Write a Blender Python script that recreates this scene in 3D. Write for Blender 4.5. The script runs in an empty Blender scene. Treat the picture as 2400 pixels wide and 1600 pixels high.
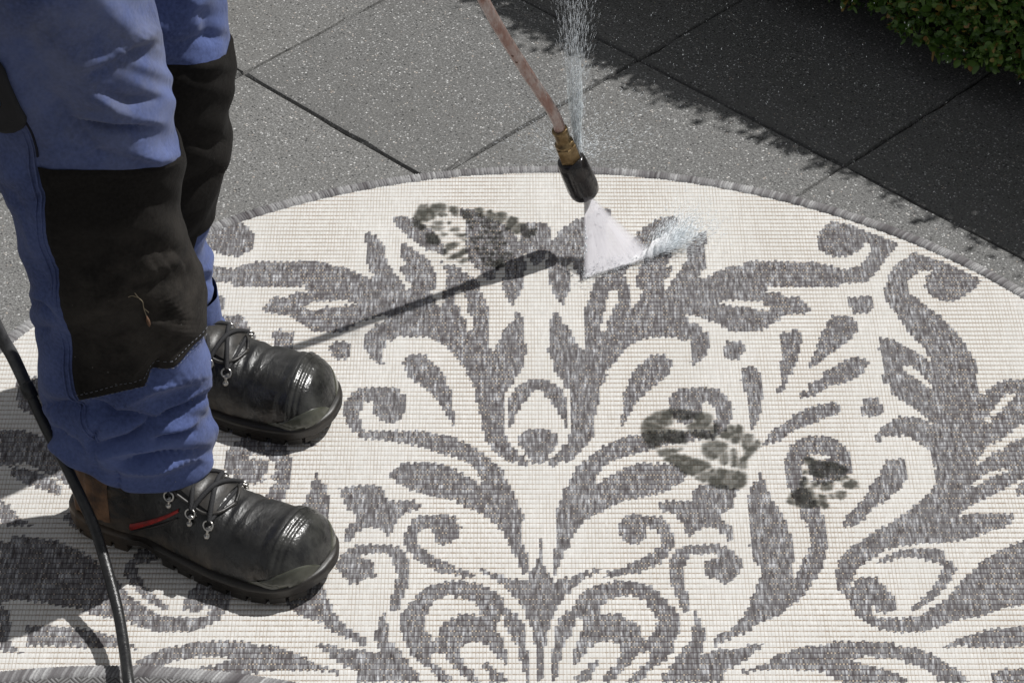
import bpy, bmesh, math, random
import numpy as np
from mathutils import Vector, Matrix, noise
from mathutils.geometry import tessellate_polygon
S = bpy.context.scene; COL = S.collection
random.seed(7); RNG = np.random.default_rng(7)
# ---------------------------------------------------------------- camera, world, sun
cd = bpy.data.cameras.new('camera'); cam = bpy.data.objects.new('camera', cd); COL.objects.link(cam)
PITCH = math.radians(38.5); DIST = 3.55
cam.location = (0, -DIST*math.cos(PITCH), DIST*math.sin(PITCH)); cam.rotation_euler = (math.pi/2-PITCH, 0, 0)
cd.sensor_width = 36; cd.lens = 36*6800/2400; cd.clip_end = 400; cd.clip_start = .05
S.camera = cam
SUN = Vector((.6, .38, 1)).normalized()
w = bpy.data.worlds.new('World'); S.world = w; w.use_nodes = True
nt = w.node_tree; nt.nodes.clear()
sky = nt.nodes.new('ShaderNodeTexSky'); sky.sky_type = 'NISHITA'; sky.sun_disc = False
sky.sun_elevation = math.asin(SUN.z); sky.sun_rotation = math.atan2(SUN.x, SUN.y)
bg = nt.nodes.new('ShaderNodeBackground'); bg.inputs[1].default_value = .068
wo = nt.nodes.new('ShaderNodeOutputWorld'); hs = nt.nodes.new('ShaderNodeHueSaturation'); hs.inputs['Saturation'].default_value = .12; nt.links.new(sky.outputs[0], hs.inputs['Color']); nt.links.new(hs.outputs[0], bg.inputs[0]); nt.links.new(bg.outputs[0], wo.inputs[0])
sl = bpy.data.lights.new('sun', 'SUN'); sl.energy = 3.9; sl.angle = math.radians(.75); sl.color = (1, .985, .96)
so = bpy.data.objects.new('sun', sl); COL.objects.link(so); so.location = SUN*6; so.rotation_euler = SUN.to_track_quat('Z', 'Y').to_euler()
S.view_settings.view_transform = 'Standard'; S.view_settings.look = 'None'; S.view_settings.gamma = 1
S.view_settings.exposure = 0.0; S.view_settings.use_curve_mapping = False

# traced outlines, in metres on the ground (x,y in 0.1 mm) and on the legs
DARK='''279,2269 332,2314 437,2314 523,2210 518,1802 457,1686 404,1514 342,1371 301,1514 284,1686 225,1802 226,2064
579,425 618,262 717,127 771,-88 858,-326 893,-247 917,562 972,755 1018,949 1088,1033 1193,1145 1314,1230 1449,1173 1473,838 1467,672 1479,507 1550,617 1606,782 1644,893 1658,1286 1728,1343 1660,1225 1747,1339 2051,1407 2002,1225 1899,1045 1893,911 1919,867 2010,1090 2084,1225 2145,1361 2206,1498 2235,1820 2308,1913 2343,2053 2414,2077 2472,2135 2496,2053 2458,1590 2438,1339 2356,1203 2378,1113 2449,1158 2404,1145 2510,1202 2583,1286 2670,1315 2743,1400 2915,1400 2954,1485 3162,1514 3624,1485 3865,1500 3896,1457 4062,1400 4092,1343 4229,1343 4388,1400 4499,1571 4544,1686 4571,1874 4484,1874 4458,1773 4380,1686 4252,1600 4079,1586 4031,1629 3888,1773 3901,2034 3954,2152 4042,2269 4111,2358 4382,2269 4543,2122 4757,2005 4870,1918 4931,1845 4788,1629 4662,1400 4577,1230 4423,1047 4134,1047 4092,963 3244,963 3199,1047 3177,852 3271,865 3370,838 3398,755 3586,782 3628,672 3716,507 3625,425 3372,398 3297,289 3209,235 3065,73 2697,46 2555,181 2541,235 2426,262 2362,330 2298,339 2180,393 2152,361 2199,231 2292,209 2364,58 2416,37 2431,-177 2367,-388 2281,-535 2199,-598 2160,-577 2205,-346 2169,-262 2170,-113 2062,-134 2040,-49 1628,-49 1626,-61 1524,-141 1405,-247 1265,-510 1179,-667 1142,-848 1164,-618 1125,-877 1064,-1030 1050,-1259 1006,-1436 966,-1760 955,-1932 806,-2200 677,-2369 567,-2369 519,-2441 425,-2441 410,-2345 458,-2297 553,-2200 586,-2103 667,-2006 685,-1883 717,-1858 720,-1183 698,-1082 618,-1005 603,-877 523,-722 493,-539 523,-770 492,-641 486,-405 442,-353 466,19 460,262 537,452
-649,2629 -505,2615 -377,2471 -167,2343 1,2159 84,1949 159,1851 158,1560 199,1451 182,1314 149,1273 139,899 51,672 0,562 -105,899 -89,1423 -114,1505 -212,1151 -260,1071 -326,1138 -409,1301 -451,1369 -535,1533 -578,1684 -565,1949 -576,2202 -603,2315 -604,2429 -646,2457
-1520,2429 -1462,2457 -1302,2429 -1216,2372 -1087,2230 -984,2117 -897,1907 -801,1684 -875,1629 -942,1698 -1058,1698 -1144,1809 -1229,1907 -1315,2005 -1402,2117 -1499,2286
-1411,1879 -1344,1865 -1199,1698 -1089,1588 -1029,1492 -967,1301 -944,1192 -951,899 -1195,899 -1232,1071 -1315,1396 -1358,1492 -1403,1615
-890,1533 -855,1423 -706,1410 -614,1301 -523,1206 -440,1124 -374,990 -373,899 -764,899 -752,1165 -802,1246 -871,1396
285,-851 408,-851 537,-954 616,-1082 678,-1285 673,-1611 655,-1772 616,-1685 586,-1536 555,-1486 484,-1285 421,-1209 373,-1094 284,-1030
240,-1772 431,-1772 526,-1858 564,-1993 491,-2152 426,-2273 394,-2393 236,-2405
1647,-405 1730,-379 1846,-379 1939,-510 1934,-618 1877,-799 1758,-928 1622,-1082 1503,-1259 1432,-1436 1346,-1636 1285,-1784 1273,-1661 1310,-1486 1329,-1107 1381,-1005 1438,-773 1525,-592 1610,-513
1434,-1883 1540,-2030 1601,-2103 1423,-2200 1310,-2273 1134,-2369 1020,-2537 961,-2703 975,-2774 1079,-2656 1224,-2537 1336,-2441 1543,-2369 1889,-2393 2052,-2608 1952,-2727 1790,-2868 1553,-2962 1287,-3032 1050,-3218 956,-3264 830,-3402 719,-3584 655,-3787 576,-3989 528,-4144 499,-4315 482,-4244 452,-4209 449,-3907 495,-3787 493,-3264 534,-3125 574,-3009 575,-2915 672,-2727 739,-2465 851,-2345 965,-2200 1029,-2128 1143,-2030 1256,-1957
1399,-1875 1444,-1898 1553,-1851 1630,-1816 2052,-1816 2357,-1828 2388,-1969 2196,-1981 2042,-2016 1789,-2063 1580,-2156 1387,-2249 1236,-2203 1244,-1946
1877,-1183 2014,-1018 2453,-1018 2390,-1018 2500,-1082 2588,-1234 2633,-1436 2579,-1661 2488,-1858 2487,-1828 2389,-1946 2357,-1828 2398,-1649 2415,-1470 2377,-1313 2286,-1276 2269,-1470 2176,-1625 2057,-1697 1989,-1673 1909,-1566 1870,-1397
2152,-2786 2446,-2774 2434,-2798 2603,-2845 2565,-2962 2504,-3195 2375,-3287 2400,-3402 2500,-3516 2497,-3697 2454,-3787 2428,-3697 2388,-3607 2256,-3505 2162,-3539 2317,-3470 2099,-3539 2000,-3675 1973,-3607 1936,-3425 1835,-3264 1668,-3195 1656,-3125 1752,-3032 2046,-3055 2069,-2892
1232,-3327 1394,-3254 1529,-3290 1713,-3309 1770,-3419 1834,-3637 1828,-3782 1761,-3925 1670,-4068 1509,-4174 1422,-4244 1325,-4244 1155,-4315 1010,-4315 1085,-4209 1256,-4156 1306,-4085 1454,-4014 1517,-3943 1606,-3854 1694,-3764 1688,-3619 1630,-3528 1557,-3510 1522,-3474 1503,-3656 1438,-3782 1365,-3782 1281,-3728 1211,-3619 1190,-3492 1242,-3401
297,-3656 322,-3872 328,-3961 363,-4121 434,-4262 468,-4402 541,-4332 673,-4332 747,-4244 892,-4218 918,-4156 1001,-4191 939,-4262 842,-4315 719,-4454 597,-4628 499,-4800 462,-4919 437,-5038 388,-5189 375,-5390 339,-5506 337,-5670 302,-5752 297,-5944 275,-5944
972,-4419 1129,-4385 1154,-4350 1369,-4385 1558,-4454 1649,-4593 1772,-4782 1837,-4919 1839,-5139 1771,-5323 1728,-5506 1593,-5670 1510,-5720 1423,-5866 1363,-5944 1224,-5944 1286,-5834 1394,-5703 1478,-5638 1484,-5489 1367,-5489 1292,-5638 1219,-5736 1110,-5882 1039,-5944 959,-5944 1021,-5769 1116,-5703 1154,-5572 1171,-5390 1125,-5373 1091,-5323 962,-5323 866,-5406 794,-5522 698,-5670 649,-5785 675,-5670 672,-5489 716,-5323 741,-5206 790,-5139 786,-5038 723,-4936 697,-5072 659,-5206 574,-5373 536,-5588 499,-5752 474,-5944 433,-5944 431,-5588 427,-5473 468,-5423 466,-5122 508,-5004 593,-4868 689,-4800 716,-4662 777,-4558 862,-4489
861,-5638 920,-5621 930,-5703 869,-5801 855,-5944 647,-5944 718,-5817 813,-5736
1787,-3943 1850,-3872 1915,-3800 2074,-3782 2342,-3782 2424,-3836 2515,-3943 2574,-4068 2561,-4174 2466,-4350 2402,-4419 2294,-4419 2274,-4350 2130,-4332 2136,-4103 2181,-4050 2304,-4014 2295,-3961 2199,-3943 2005,-3943 1951,-4068 1908,-4209 1891,-4315 1914,-4454 1953,-4645 1952,-4782 1917,-4902 1844,-4817 1816,-4645 1798,-4506 1758,-4454 1771,-4032
2008,-4851 2051,-4953 2099,-5156 2107,-5240 2063,-5406 2046,-5506 2152,-5489 2201,-5456 2494,-5440 2546,-5357 2603,-5373 2663,-5357 2721,-5373 2694,-5423 2620,-5473 2543,-5588 2408,-5703 2324,-5736 2248,-5850 2278,-5944 1585,-5944 1589,-5834 1686,-5736 1750,-5588 1839,-5440 1939,-5307 1961,-5088 2001,-5004
2893,-2465 2908,-2703 2942,-2892 2991,-3079 3072,-3241 3117,-3470 3164,-3652 3167,-3922 3130,-4100 3120,-4209 3143,-4297 3172,-4227 3218,-4103 3266,-3961 3332,-3889 3355,-3601 3318,-3456 3311,-3235 3357,-3539 3309,-3470 3319,-3241 3556,-3356 3558,-3425 3536,-3346 3554,-3419 3531,-3836 3505,-3997 3426,-4227 3327,-4402 3229,-4576 3111,-4714 2994,-4851 2929,-4919 2794,-4987 2684,-5038 2581,-5173 2435,-5256 2326,-5307 2275,-5373 2203,-5406 2199,-5273 2285,-5206 2383,-5139 2447,-5055 2500,-4970 2579,-4834 2626,-4662 2669,-4558 2714,-4419 2747,-4367 2758,-4121 2711,-4103 2704,-3836 2670,-3800 2700,-3235 2690,-3310 2703,-2985 2755,-2774 2830,-2703
3150,-2393 3190,-2273 3252,-2079 3355,-1981 3472,-1908 3743,-1908 3800,-1981 3900,-2103 3950,-2249 3932,-2537 3770,-2680 3574,-2774 3500,-2727 3301,-2680 3181,-2608
3150,-2393 3169,-2774 3215,-2985 3276,-3195 3309,-3470 3564,-3356 3495,-3171 3434,-2962 3356,-2774 3303,-2656 3353,-2417
2769,-670 2905,-592 2980,-696 3004,-825 2986,-1209 2963,-1436 2900,-1661 2826,-1809 2797,-1760 2816,-1461 2811,-1158 2776,-1082 2785,-928 2748,-877
3296,46 3412,46 3444,140 3545,46 3522,-247 3453,-510 3387,-719 3312,-848 3406,-696 3314,-825 3264,-1056 3161,-1133 3169,-1030 3223,-954 3224,-946
3880,262 3958,398 4174,370 4248,262 4249,100 4130,-114 4004,-221 3858,-379 3748,-510 3623,-641 3592,-615 3600,-510 3658,-405 3776,19 3833,100
3960,-536 4184,-418 4323,-510 4297,-615 4200,-770 4075,-887 4092,-877 3990,-928 3823,-979 3753,-1030 3629,-1158 3546,-1183 3413,-1234 3431,-1107 3540,-1056 3567,-928 3738,-825 3766,-696 3868,-644 3959,-539
3861,-1285 3914,-1411 3855,-1536 3708,-1561 3588,-1661 3370,-1784 3235,-1883 3131,-2006 3032,-2054 2902,-2103 2991,-1957 3049,-1809 3220,-1661 3377,-1486 3514,-1386 3681,-1310
4184,755 4482,782 4477,562 4414,425 4228,411 4169,589
4207,-1209 4337,-1209 4397,-1335 4384,-1548 4254,-1561 4144,-1536 4155,-1335
2620,-128 2803,-128 2860,-273 2756,-484 2608,-484 2559,-326
4352,-2333 4558,-2321 4577,-2441 4552,-2680 4420,-2892 4279,-3055 4113,-3171 3985,-3379 3851,-3493 3729,-3493 3774,-3333 3879,-3195 4002,-3032 4058,-2939 4138,-2751 4248,-2585 4292,-2465
4901,1490 5006,1584 5095,1711 5218,1616 5396,1521 5570,1396 5741,1255 5874,1116 5817,962 5690,839 5563,717 5484,672 5337,687 5200,793 5163,962 5175,1147 5251,1240 5314,1302 5145,1302 5060,1209 4949,1054 4939,962 4960,809 5047,748 5138,566 5284,385 5388,176 5462,28 5539,-235 5598,-496 5616,-611 5573,-981 5601,-1177 5691,-1037 5834,-896 5946,-868 6136,-854 6136,-855 6570,-772 6480,-1384 6021,-1684 5898,-1783 5792,-1902 5706,-1980 5622,-2039 5553,-2078 5518,-2156 5455,-2252 5392,-2349 5398,-2407 5453,-2368 5541,-2272 5617,-2175 5733,-2156 5771,-2058 5871,-1980 5983,-1960 6421,-1783 6341,-2330 5889,-2642 5682,-2807 5542,-2924 5356,-3041 5221,-3134 5080,-3273 5092,-3308 5237,-3250 5699,-3261 5685,-3365 5559,-3502 5399,-3548 5217,-3661 5058,-3706 4869,-3763 4686,-3763 4454,-3796 4188,-3864 4038,-3998 3924,-4086 3840,-4175 3797,-4307 3744,-4394 3768,-4460 3825,-4329 3890,-4285 4038,-4307 4100,-4438 4177,-4568 4221,-4719 4208,-4837 4148,-4848 4069,-4890 3985,-4848 3963,-4762 3920,-4826 3934,-4912 4004,-4954 4285,-4954 4435,-4933 4549,-4848 4665,-4741 4779,-4655 4869,-4525 4998,-4329 5119,-4197 5263,-4020 5465,-3864 5742,-3706 6262,-3616 6222,-3886 5686,-4109 5554,-4329 5578,-4372 5662,-4285 6188,-4109 6106,-4655 5596,-4762 5462,-4783 5341,-4805 5258,-4869 5102,-4933 4995,-4954 4795,-5018 4685,-5081 4498,-5165 4378,-5186 4172,-5186 4014,-5144 3877,-5039 3795,-4975 3721,-4805 3691,-4655 3626,-4547 3575,-4438 3589,-4197 3638,-4064 3696,-3931 3797,-3819 3895,-3751 4047,-3593 4163,-3502 4295,-3411 4448,-3273 4551,-3181 4674,-3041 4783,-2901 4859,-2783 4899,-2499 4865,-2330 4870,-2175 4824,-2136 4758,-2039 4631,-1921 4491,-1921 4643,-1973 4527,-1919 4351,-1919 4306,-2027 4233,-2054 4289,-1838 4350,-1756 4467,-1647 4581,-1565 4758,-1565 4858,-1620 4985,-1743 4834,-1510 4773,-1427 4678,-1317 4536,-1149 4502,-953 4451,-924 4503,-323 4460,-294 4483,-60 4663,-89 4760,-206 4893,-323 5022,-467 5080,-597 5047,-410 5027,-265 4918,-89 4843,58 4791,266 4706,505 4641,687 4656,931 4740,1209 4813,1365
4045,-4086 4145,-3986 4275,-3908 4448,-3852 4782,-3852 4834,-3931 4836,-4042 4924,-4064 4938,-4197 4857,-4372 4712,-4590 4577,-4730 4384,-4858 4360,-4805 4461,-4698 4563,-4590 4670,-4438 4750,-4263 4793,-4153 4755,-4086 4652,-4064 4551,-4020 4418,-3986 4295,-4009 4198,-4064
3469,-5312 3807,-5312 4127,-5333 4150,-5395 4338,-5416 4505,-5499 4609,-5602 4779,-5765 4873,-5944 4555,-5944 4460,-5765 4297,-5663 4102,-5581 3785,-5540 3635,-5581 3800,-5684 3944,-5704 4122,-5806 4238,-5944 3516,-5944 3396,-5827 3272,-5745 3184,-5765 3213,-5395 3362,-5374
3189,-5373 3443,-5390 3406,-5817 3341,-5801 3217,-5752 2811,-5752 2636,-5769 2448,-5801 2521,-5752 2761,-5638 2826,-5539 3007,-5456
2452,-5736 2553,-5785 2480,-5850
4631,-5416 4839,-5270 5040,-5186 5210,-5123 5552,-5081 5894,-5081 5848,-5395 5509,-5395 5114,-5416 4824,-5395 4672,-5437
5122,-5806 5292,-5725 5463,-5725 5794,-5765 5758,-6009 5081,-6009
-6006,-1795 -5719,-1795 -5497,-2031 -5384,-2322 -5551,-2351 -5732,-2409 -5917,-2437
-5804,-2437 -5491,-2523 -5266,-2666 -5133,-2836 -5135,-2977 -5276,-2893 -5492,-2808 -5739,-2638
-5835,-3033 -5712,-3117 -5571,-3338 -5369,-3476 -5663,-3476 -5781,-3421
-5736,-3748 -5498,-3748 -5103,-3989 -4859,-4202 -4780,-4412 -5117,-4595 -5601,-4724
-5601,-4724 -5477,-4853 -5435,-5031 -5436,-5283 -5307,-5458 -5213,-5508 -5497,-5483'''
LIGHT='''2542,623 2707,690 3111,667 3121,612 3186,579 3180,503 3059,492 2979,514 2929,568 2740,557 2702,590
1290,949 1320,838 1314,617 1261,534 1241,398 1187,289 1148,46 1108,100 1114,343 1158,452 1181,672 1219,838
959,-4936 975,-4782 1073,-4679 1266,-4610 1303,-4576 1361,-4628 1466,-4679 1509,-4800 1553,-4902 1586,-4970 1542,-5189 1494,-5223 1466,-5323 1422,-5240 1404,-5105 1336,-5004 1220,-4936 1198,-4885 1031,-4902
3497,-2231 3701,-2262 3671,-2316 3568,-2339 3500,-2316 3456,-2354 3431,-2546 3480,-2622 3436,-2736 3388,-2706 3404,-2630 3348,-2584 3338,-2508 3361,-2416 3407,-2339 3483,-2277
4717,-611 4825,-611 4918,-754 5047,-1037 4994,-1037 4870,-868 4741,-726
5998,-1142 5894,-1142 5769,-1304 5653,-1505 5576,-1605 5604,-1684 5686,-1545 5805,-1425 5901,-1284 5989,-1203
5727,-2475 5479,-2570 5301,-2736 5277,-2807 5395,-2736 5535,-2618 5719,-2534'''
PRINT_A='''-1260,2444 -1229,2573 -1182,2717 -1098,2731 -1079,2645 -1037,2630 -1055,2717 -971,2746 -878,2746 -852,2674 -858,2573 -926,2587 -985,2558 -982,2444 -1056,2358 -1173,2344 -1241,2373
-959,2530 -875,2558 -823,2473 -923,2444
-801,2688 -691,2659 -690,2573 -705,2444 -756,2473 -800,2587
-648,2602 -547,2587 -503,2430 -587,2401 -646,2430
-480,2645 -370,2645 -378,2558 -343,2415 -461,2444
-328,2573 -277,2602 -209,2501 -234,2316 -318,2344
-184,2558 -75,2544 -66,2458 -116,2316 -191,2259 -201,2430
-66,2344 -16,2458 68,2430 77,2330 1,2174 -82,2146
51,2259 135,2330 202,2259 151,2132 68,2076 -7,2132
218,2174 319,2188 301,2062 218,1991 151,2005 126,2062
84,1949 168,1977 126,1908
-1290,2344 -1190,2344 -1086,2203 -1169,2174 -1254,2245
-1087,2259 -953,2245 -835,2203 -968,2146
-1022,2344 -888,2358 -886,2259 -1004,2287
-838,2344 -779,2358 -786,2259
-1100,2090 -967,2090 -914,1949 -928,1838 -1079,1880
-918,2146 -816,2062 -882,2005
-785,2217 -668,2231 -684,2132 -784,2146
-733,2090 -583,2076 -598,2005 -715,2019
-664,1949 -581,1977 -572,1922
-829,1866 -714,1908 -655,1852 -777,1727 -844,1782
-894,1782 -793,1685 -858,1602
-832,1561 -702,1671 -596,1782 -545,1699 -659,1575 -774,1534
-691,1479 -544,1602 -510,1561 -633,1451
-230,1506 -114,1534 -89,1369 -204,1329
-527,2343 -544,2313 -572,2310 -583,2343 -571,2385 -543,2382
-452,2340 -466,2310 -496,2302 -508,2340 -498,2377 -466,2383
-363,2332 -378,2290 -406,2301 -420,2332 -409,2371 -381,2369
-294,2348 -307,2305 -339,2304 -353,2348 -339,2392 -307,2386
-495,2219 -504,2177 -532,2181 -544,2219 -534,2262 -504,2256
-330,2241 -345,2211 -374,2207 -391,2241 -372,2277 -344,2280
-248,2226 -267,2186 -294,2192 -314,2226 -296,2256 -267,2264
-190,2225 -199,2185 -227,2185 -244,2225 -226,2264 -197,2258
-369,2106 -382,2074 -408,2066 -419,2106 -409,2147 -381,2147
-293,2117 -312,2086 -339,2085 -356,2117 -338,2150 -309,2156
-211,2117 -224,2082 -251,2081 -265,2117 -250,2146 -221,2159
-125,2114 -142,2073 -173,2077 -184,2114 -171,2144 -143,2148
-475,1986 -488,1954 -516,1947 -532,1986 -521,2024 -491,2019
-401,1998 -414,1957 -440,1957 -461,1998 -444,2027 -414,2039
-337,2003 -351,1963 -377,1974 -390,2003 -378,2047 -350,2034
-254,2002 -266,1968 -294,1968 -306,2002 -297,2037 -269,2034
-180,1994 -192,1959 -220,1958 -237,1994 -222,2030 -194,2031
-97,2009 -108,1975 -141,1968 -151,2009 -137,2050 -110,2051
-455,1892 -466,1851 -491,1863 -511,1892 -495,1931 -464,1935
-289,1882 -297,1852 -326,1845 -345,1882 -326,1915 -299,1922
-216,1886 -231,1850 -259,1851 -274,1886 -259,1926 -228,1923
-141,1878 -150,1836 -179,1843 -196,1878 -178,1910 -151,1912
-67,1877 -79,1836 -108,1844 -118,1877 -107,1912 -81,1911
-401,1766 -418,1730 -447,1724 -460,1766 -449,1801 -420,1798
-321,1764 -340,1731 -365,1725 -384,1764 -366,1805 -339,1798
-169,1774 -186,1741 -212,1738 -223,1774 -215,1809 -184,1805
-359,1646 -375,1610 -402,1611 -416,1646 -405,1683 -378,1684
-285,1664 -298,1633 -327,1625 -343,1664 -329,1699 -301,1695
-219,1649 -234,1616 -261,1608 -271,1649 -260,1689 -234,1682
-139,1654 -154,1621 -178,1623 -197,1654 -178,1685 -152,1693
-58,1648 -70,1612 -97,1616 -109,1648 -95,1688 -67,1690
15,1653 1,1620 -30,1618 -43,1653 -26,1693 1,1689
-334,1542 -345,1501 -374,1502 -391,1542 -376,1574 -350,1578
-241,1547 -255,1510 -287,1508 -302,1547 -287,1589 -256,1582
-110,1554 -119,1517 -148,1516 -160,1554 -150,1588 -122,1595
-19,1546 -35,1517 -60,1506 -72,1546 -60,1577 -35,1580
-285,1442 -295,1410 -323,1407 -336,1442 -325,1472 -300,1481
-211,1422 -230,1389 -258,1384 -269,1422 -258,1464 -228,1450
-148,1441 -156,1400 -184,1398 -199,1441 -187,1483 -160,1474'''
PRINT_B='''1526,-1709 1560,-1613 1673,-1482 1846,-1409 1954,-1409 2107,-1433 2180,-1530 2053,-1613 1946,-1589 1886,-1554 1896,-1673 1833,-1721 1712,-1661 1607,-1613 1636,-1649 1771,-1733 1861,-1780 2051,-1816 2040,-2039 1881,-2016 1759,-2016 1694,-2121 1618,-2121 1561,-2016 1521,-1851
1677,-2180 1786,-2121 1922,-2133 2014,-2110 1920,-2180 1858,-2203 1749,-2273
1764,-2284 1872,-2226 2023,-2238 2096,-2296 2201,-2319 2324,-2423 2205,-2526 2081,-2606 1979,-2549 1908,-2434 1777,-2331
2231,-2039 2386,-1981 2520,-2039 2507,-2133 2427,-2203 2367,-2319 2277,-2319 2207,-2203
2421,-1898 2555,-1697 2623,-1721 2591,-1875 2524,-1969
2592,-1851 2672,-1673 2714,-1733 2696,-1898 2626,-2051 2559,-2016
2704,-1898 2776,-1851 2834,-1898 2796,-2016 2726,-2145 2683,-2110
2777,-2063 2875,-1969 2901,-2039 2797,-2226 2731,-2307 2708,-2203
2424,-2249 2504,-2180 2511,-2319 2482,-2423 2409,-2388
2553,-2121 2613,-2145 2607,-2365 2601,-2457 2541,-2457
2643,-2273 2727,-2261 2705,-2480 2622,-2480
2110,-2629 2266,-2526 2359,-2469 2299,-2606 2241,-2709 2159,-2709
2258,-2663 2397,-2469 2507,-2515 2620,-2526 2701,-2549 2688,-2754 2608,-2833 2517,-2856 2414,-2822 2267,-2777
2105,-1494 2260,-1470 2373,-1518 2351,-1649 2266,-1804 2404,-1661 2430,-1733 2380,-1957 2235,-1957 2087,-1851 2056,-1709 2174,-1637'''
PRINT_C='''3394,-2293 3461,-2285 3565,-2362 3692,-2354 3859,-2454 3891,-2546 3772,-2592 3673,-2569 3621,-2592 3668,-2637 3542,-2637 3480,-2607 3437,-2577 3433,-2439 3388,-2377
3348,-2500 3412,-2515 3417,-2577 3357,-2577
3297,-2706 3343,-2630 3412,-2637 3395,-2728 3349,-2804 3310,-2789
3132,-3044 3214,-2879 3258,-2827 3418,-2819 3451,-2902 3454,-2984 3488,-3051 3481,-3133 3425,-3155 3321,-3155 3234,-3133 3148,-3088
3446,-2713 3527,-2698 3511,-2774 3466,-2834 3428,-2819
3560,-2721 3637,-2706 3693,-2744 3666,-2834 3597,-2879 3539,-2857
3803,-2744 3889,-2675 3954,-2675 3977,-2804 3876,-2827 3798,-2804
3489,-2917 3590,-2962 3573,-3044 3612,-3163 3548,-3170 3502,-3126 3510,-3021
3617,-2932 3659,-2909 3675,-3014 3635,-3014
3706,-2879 3822,-2872 3812,-2977 3734,-3021 3704,-2969
3695,-2607 3884,-2622 3787,-2706 3712,-2698'''
NEAR_LEG=[(0.1128, -0.4003, 0.0684), (0.1271, -0.4058, 0.0753), (0.1425, -0.4121, 0.0831), (0.1585, -0.4166, 0.0896), (0.1792, -0.4184, 0.0923), (0.1979, -0.4197, 0.0933), (0.2486, -0.4189, 0.0899), (0.2931, -0.4191, 0.0911), (0.315, -0.4188, 0.0905), (0.3504, -0.4194, 0.0903), (0.378, -0.4233, 0.0871), (0.4036, -0.428, 0.0833), (0.424, -0.4282, 0.0832), (0.4638, -0.4298, 0.088), (0.4907, -0.4324, 0.0925), (0.5067, -0.4327, 0.094), (0.5273, -0.4334, 0.0953), (0.5572, -0.4363, 0.0964), (0.5768, -0.4366, 0.0969), (0.6066, -0.4398, 0.0958), (0.6394, -0.4427, 0.0956), (0.6773, -0.446, 0.0942), (0.7018, -0.4482, 0.0932), (0.7739, -0.4489, 0.0942), (0.8892, -0.4451, 0.0962)]
FAR_LEG=[(0.0818, -0.4114, 0.0732), (0.103, -0.4211, 0.0691), (0.1315, -0.4297, 0.0705), (0.1504, -0.4275, 0.0785), (0.1692, -0.4285, 0.0807), (0.194, -0.4329, 0.0789), (0.2216, -0.4329, 0.0797), (0.2568, -0.4262, 0.0821), (0.3023, -0.4146, 0.087), (0.3476, -0.4081, 0.0891), (0.4132, -0.4026, 0.0909), (0.4882, -0.4026, 0.093), (0.5407, -0.4063, 0.0935), (0.6205, -0.4081, 0.0929), (0.7481, -0.4105, 0.0954)]
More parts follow.
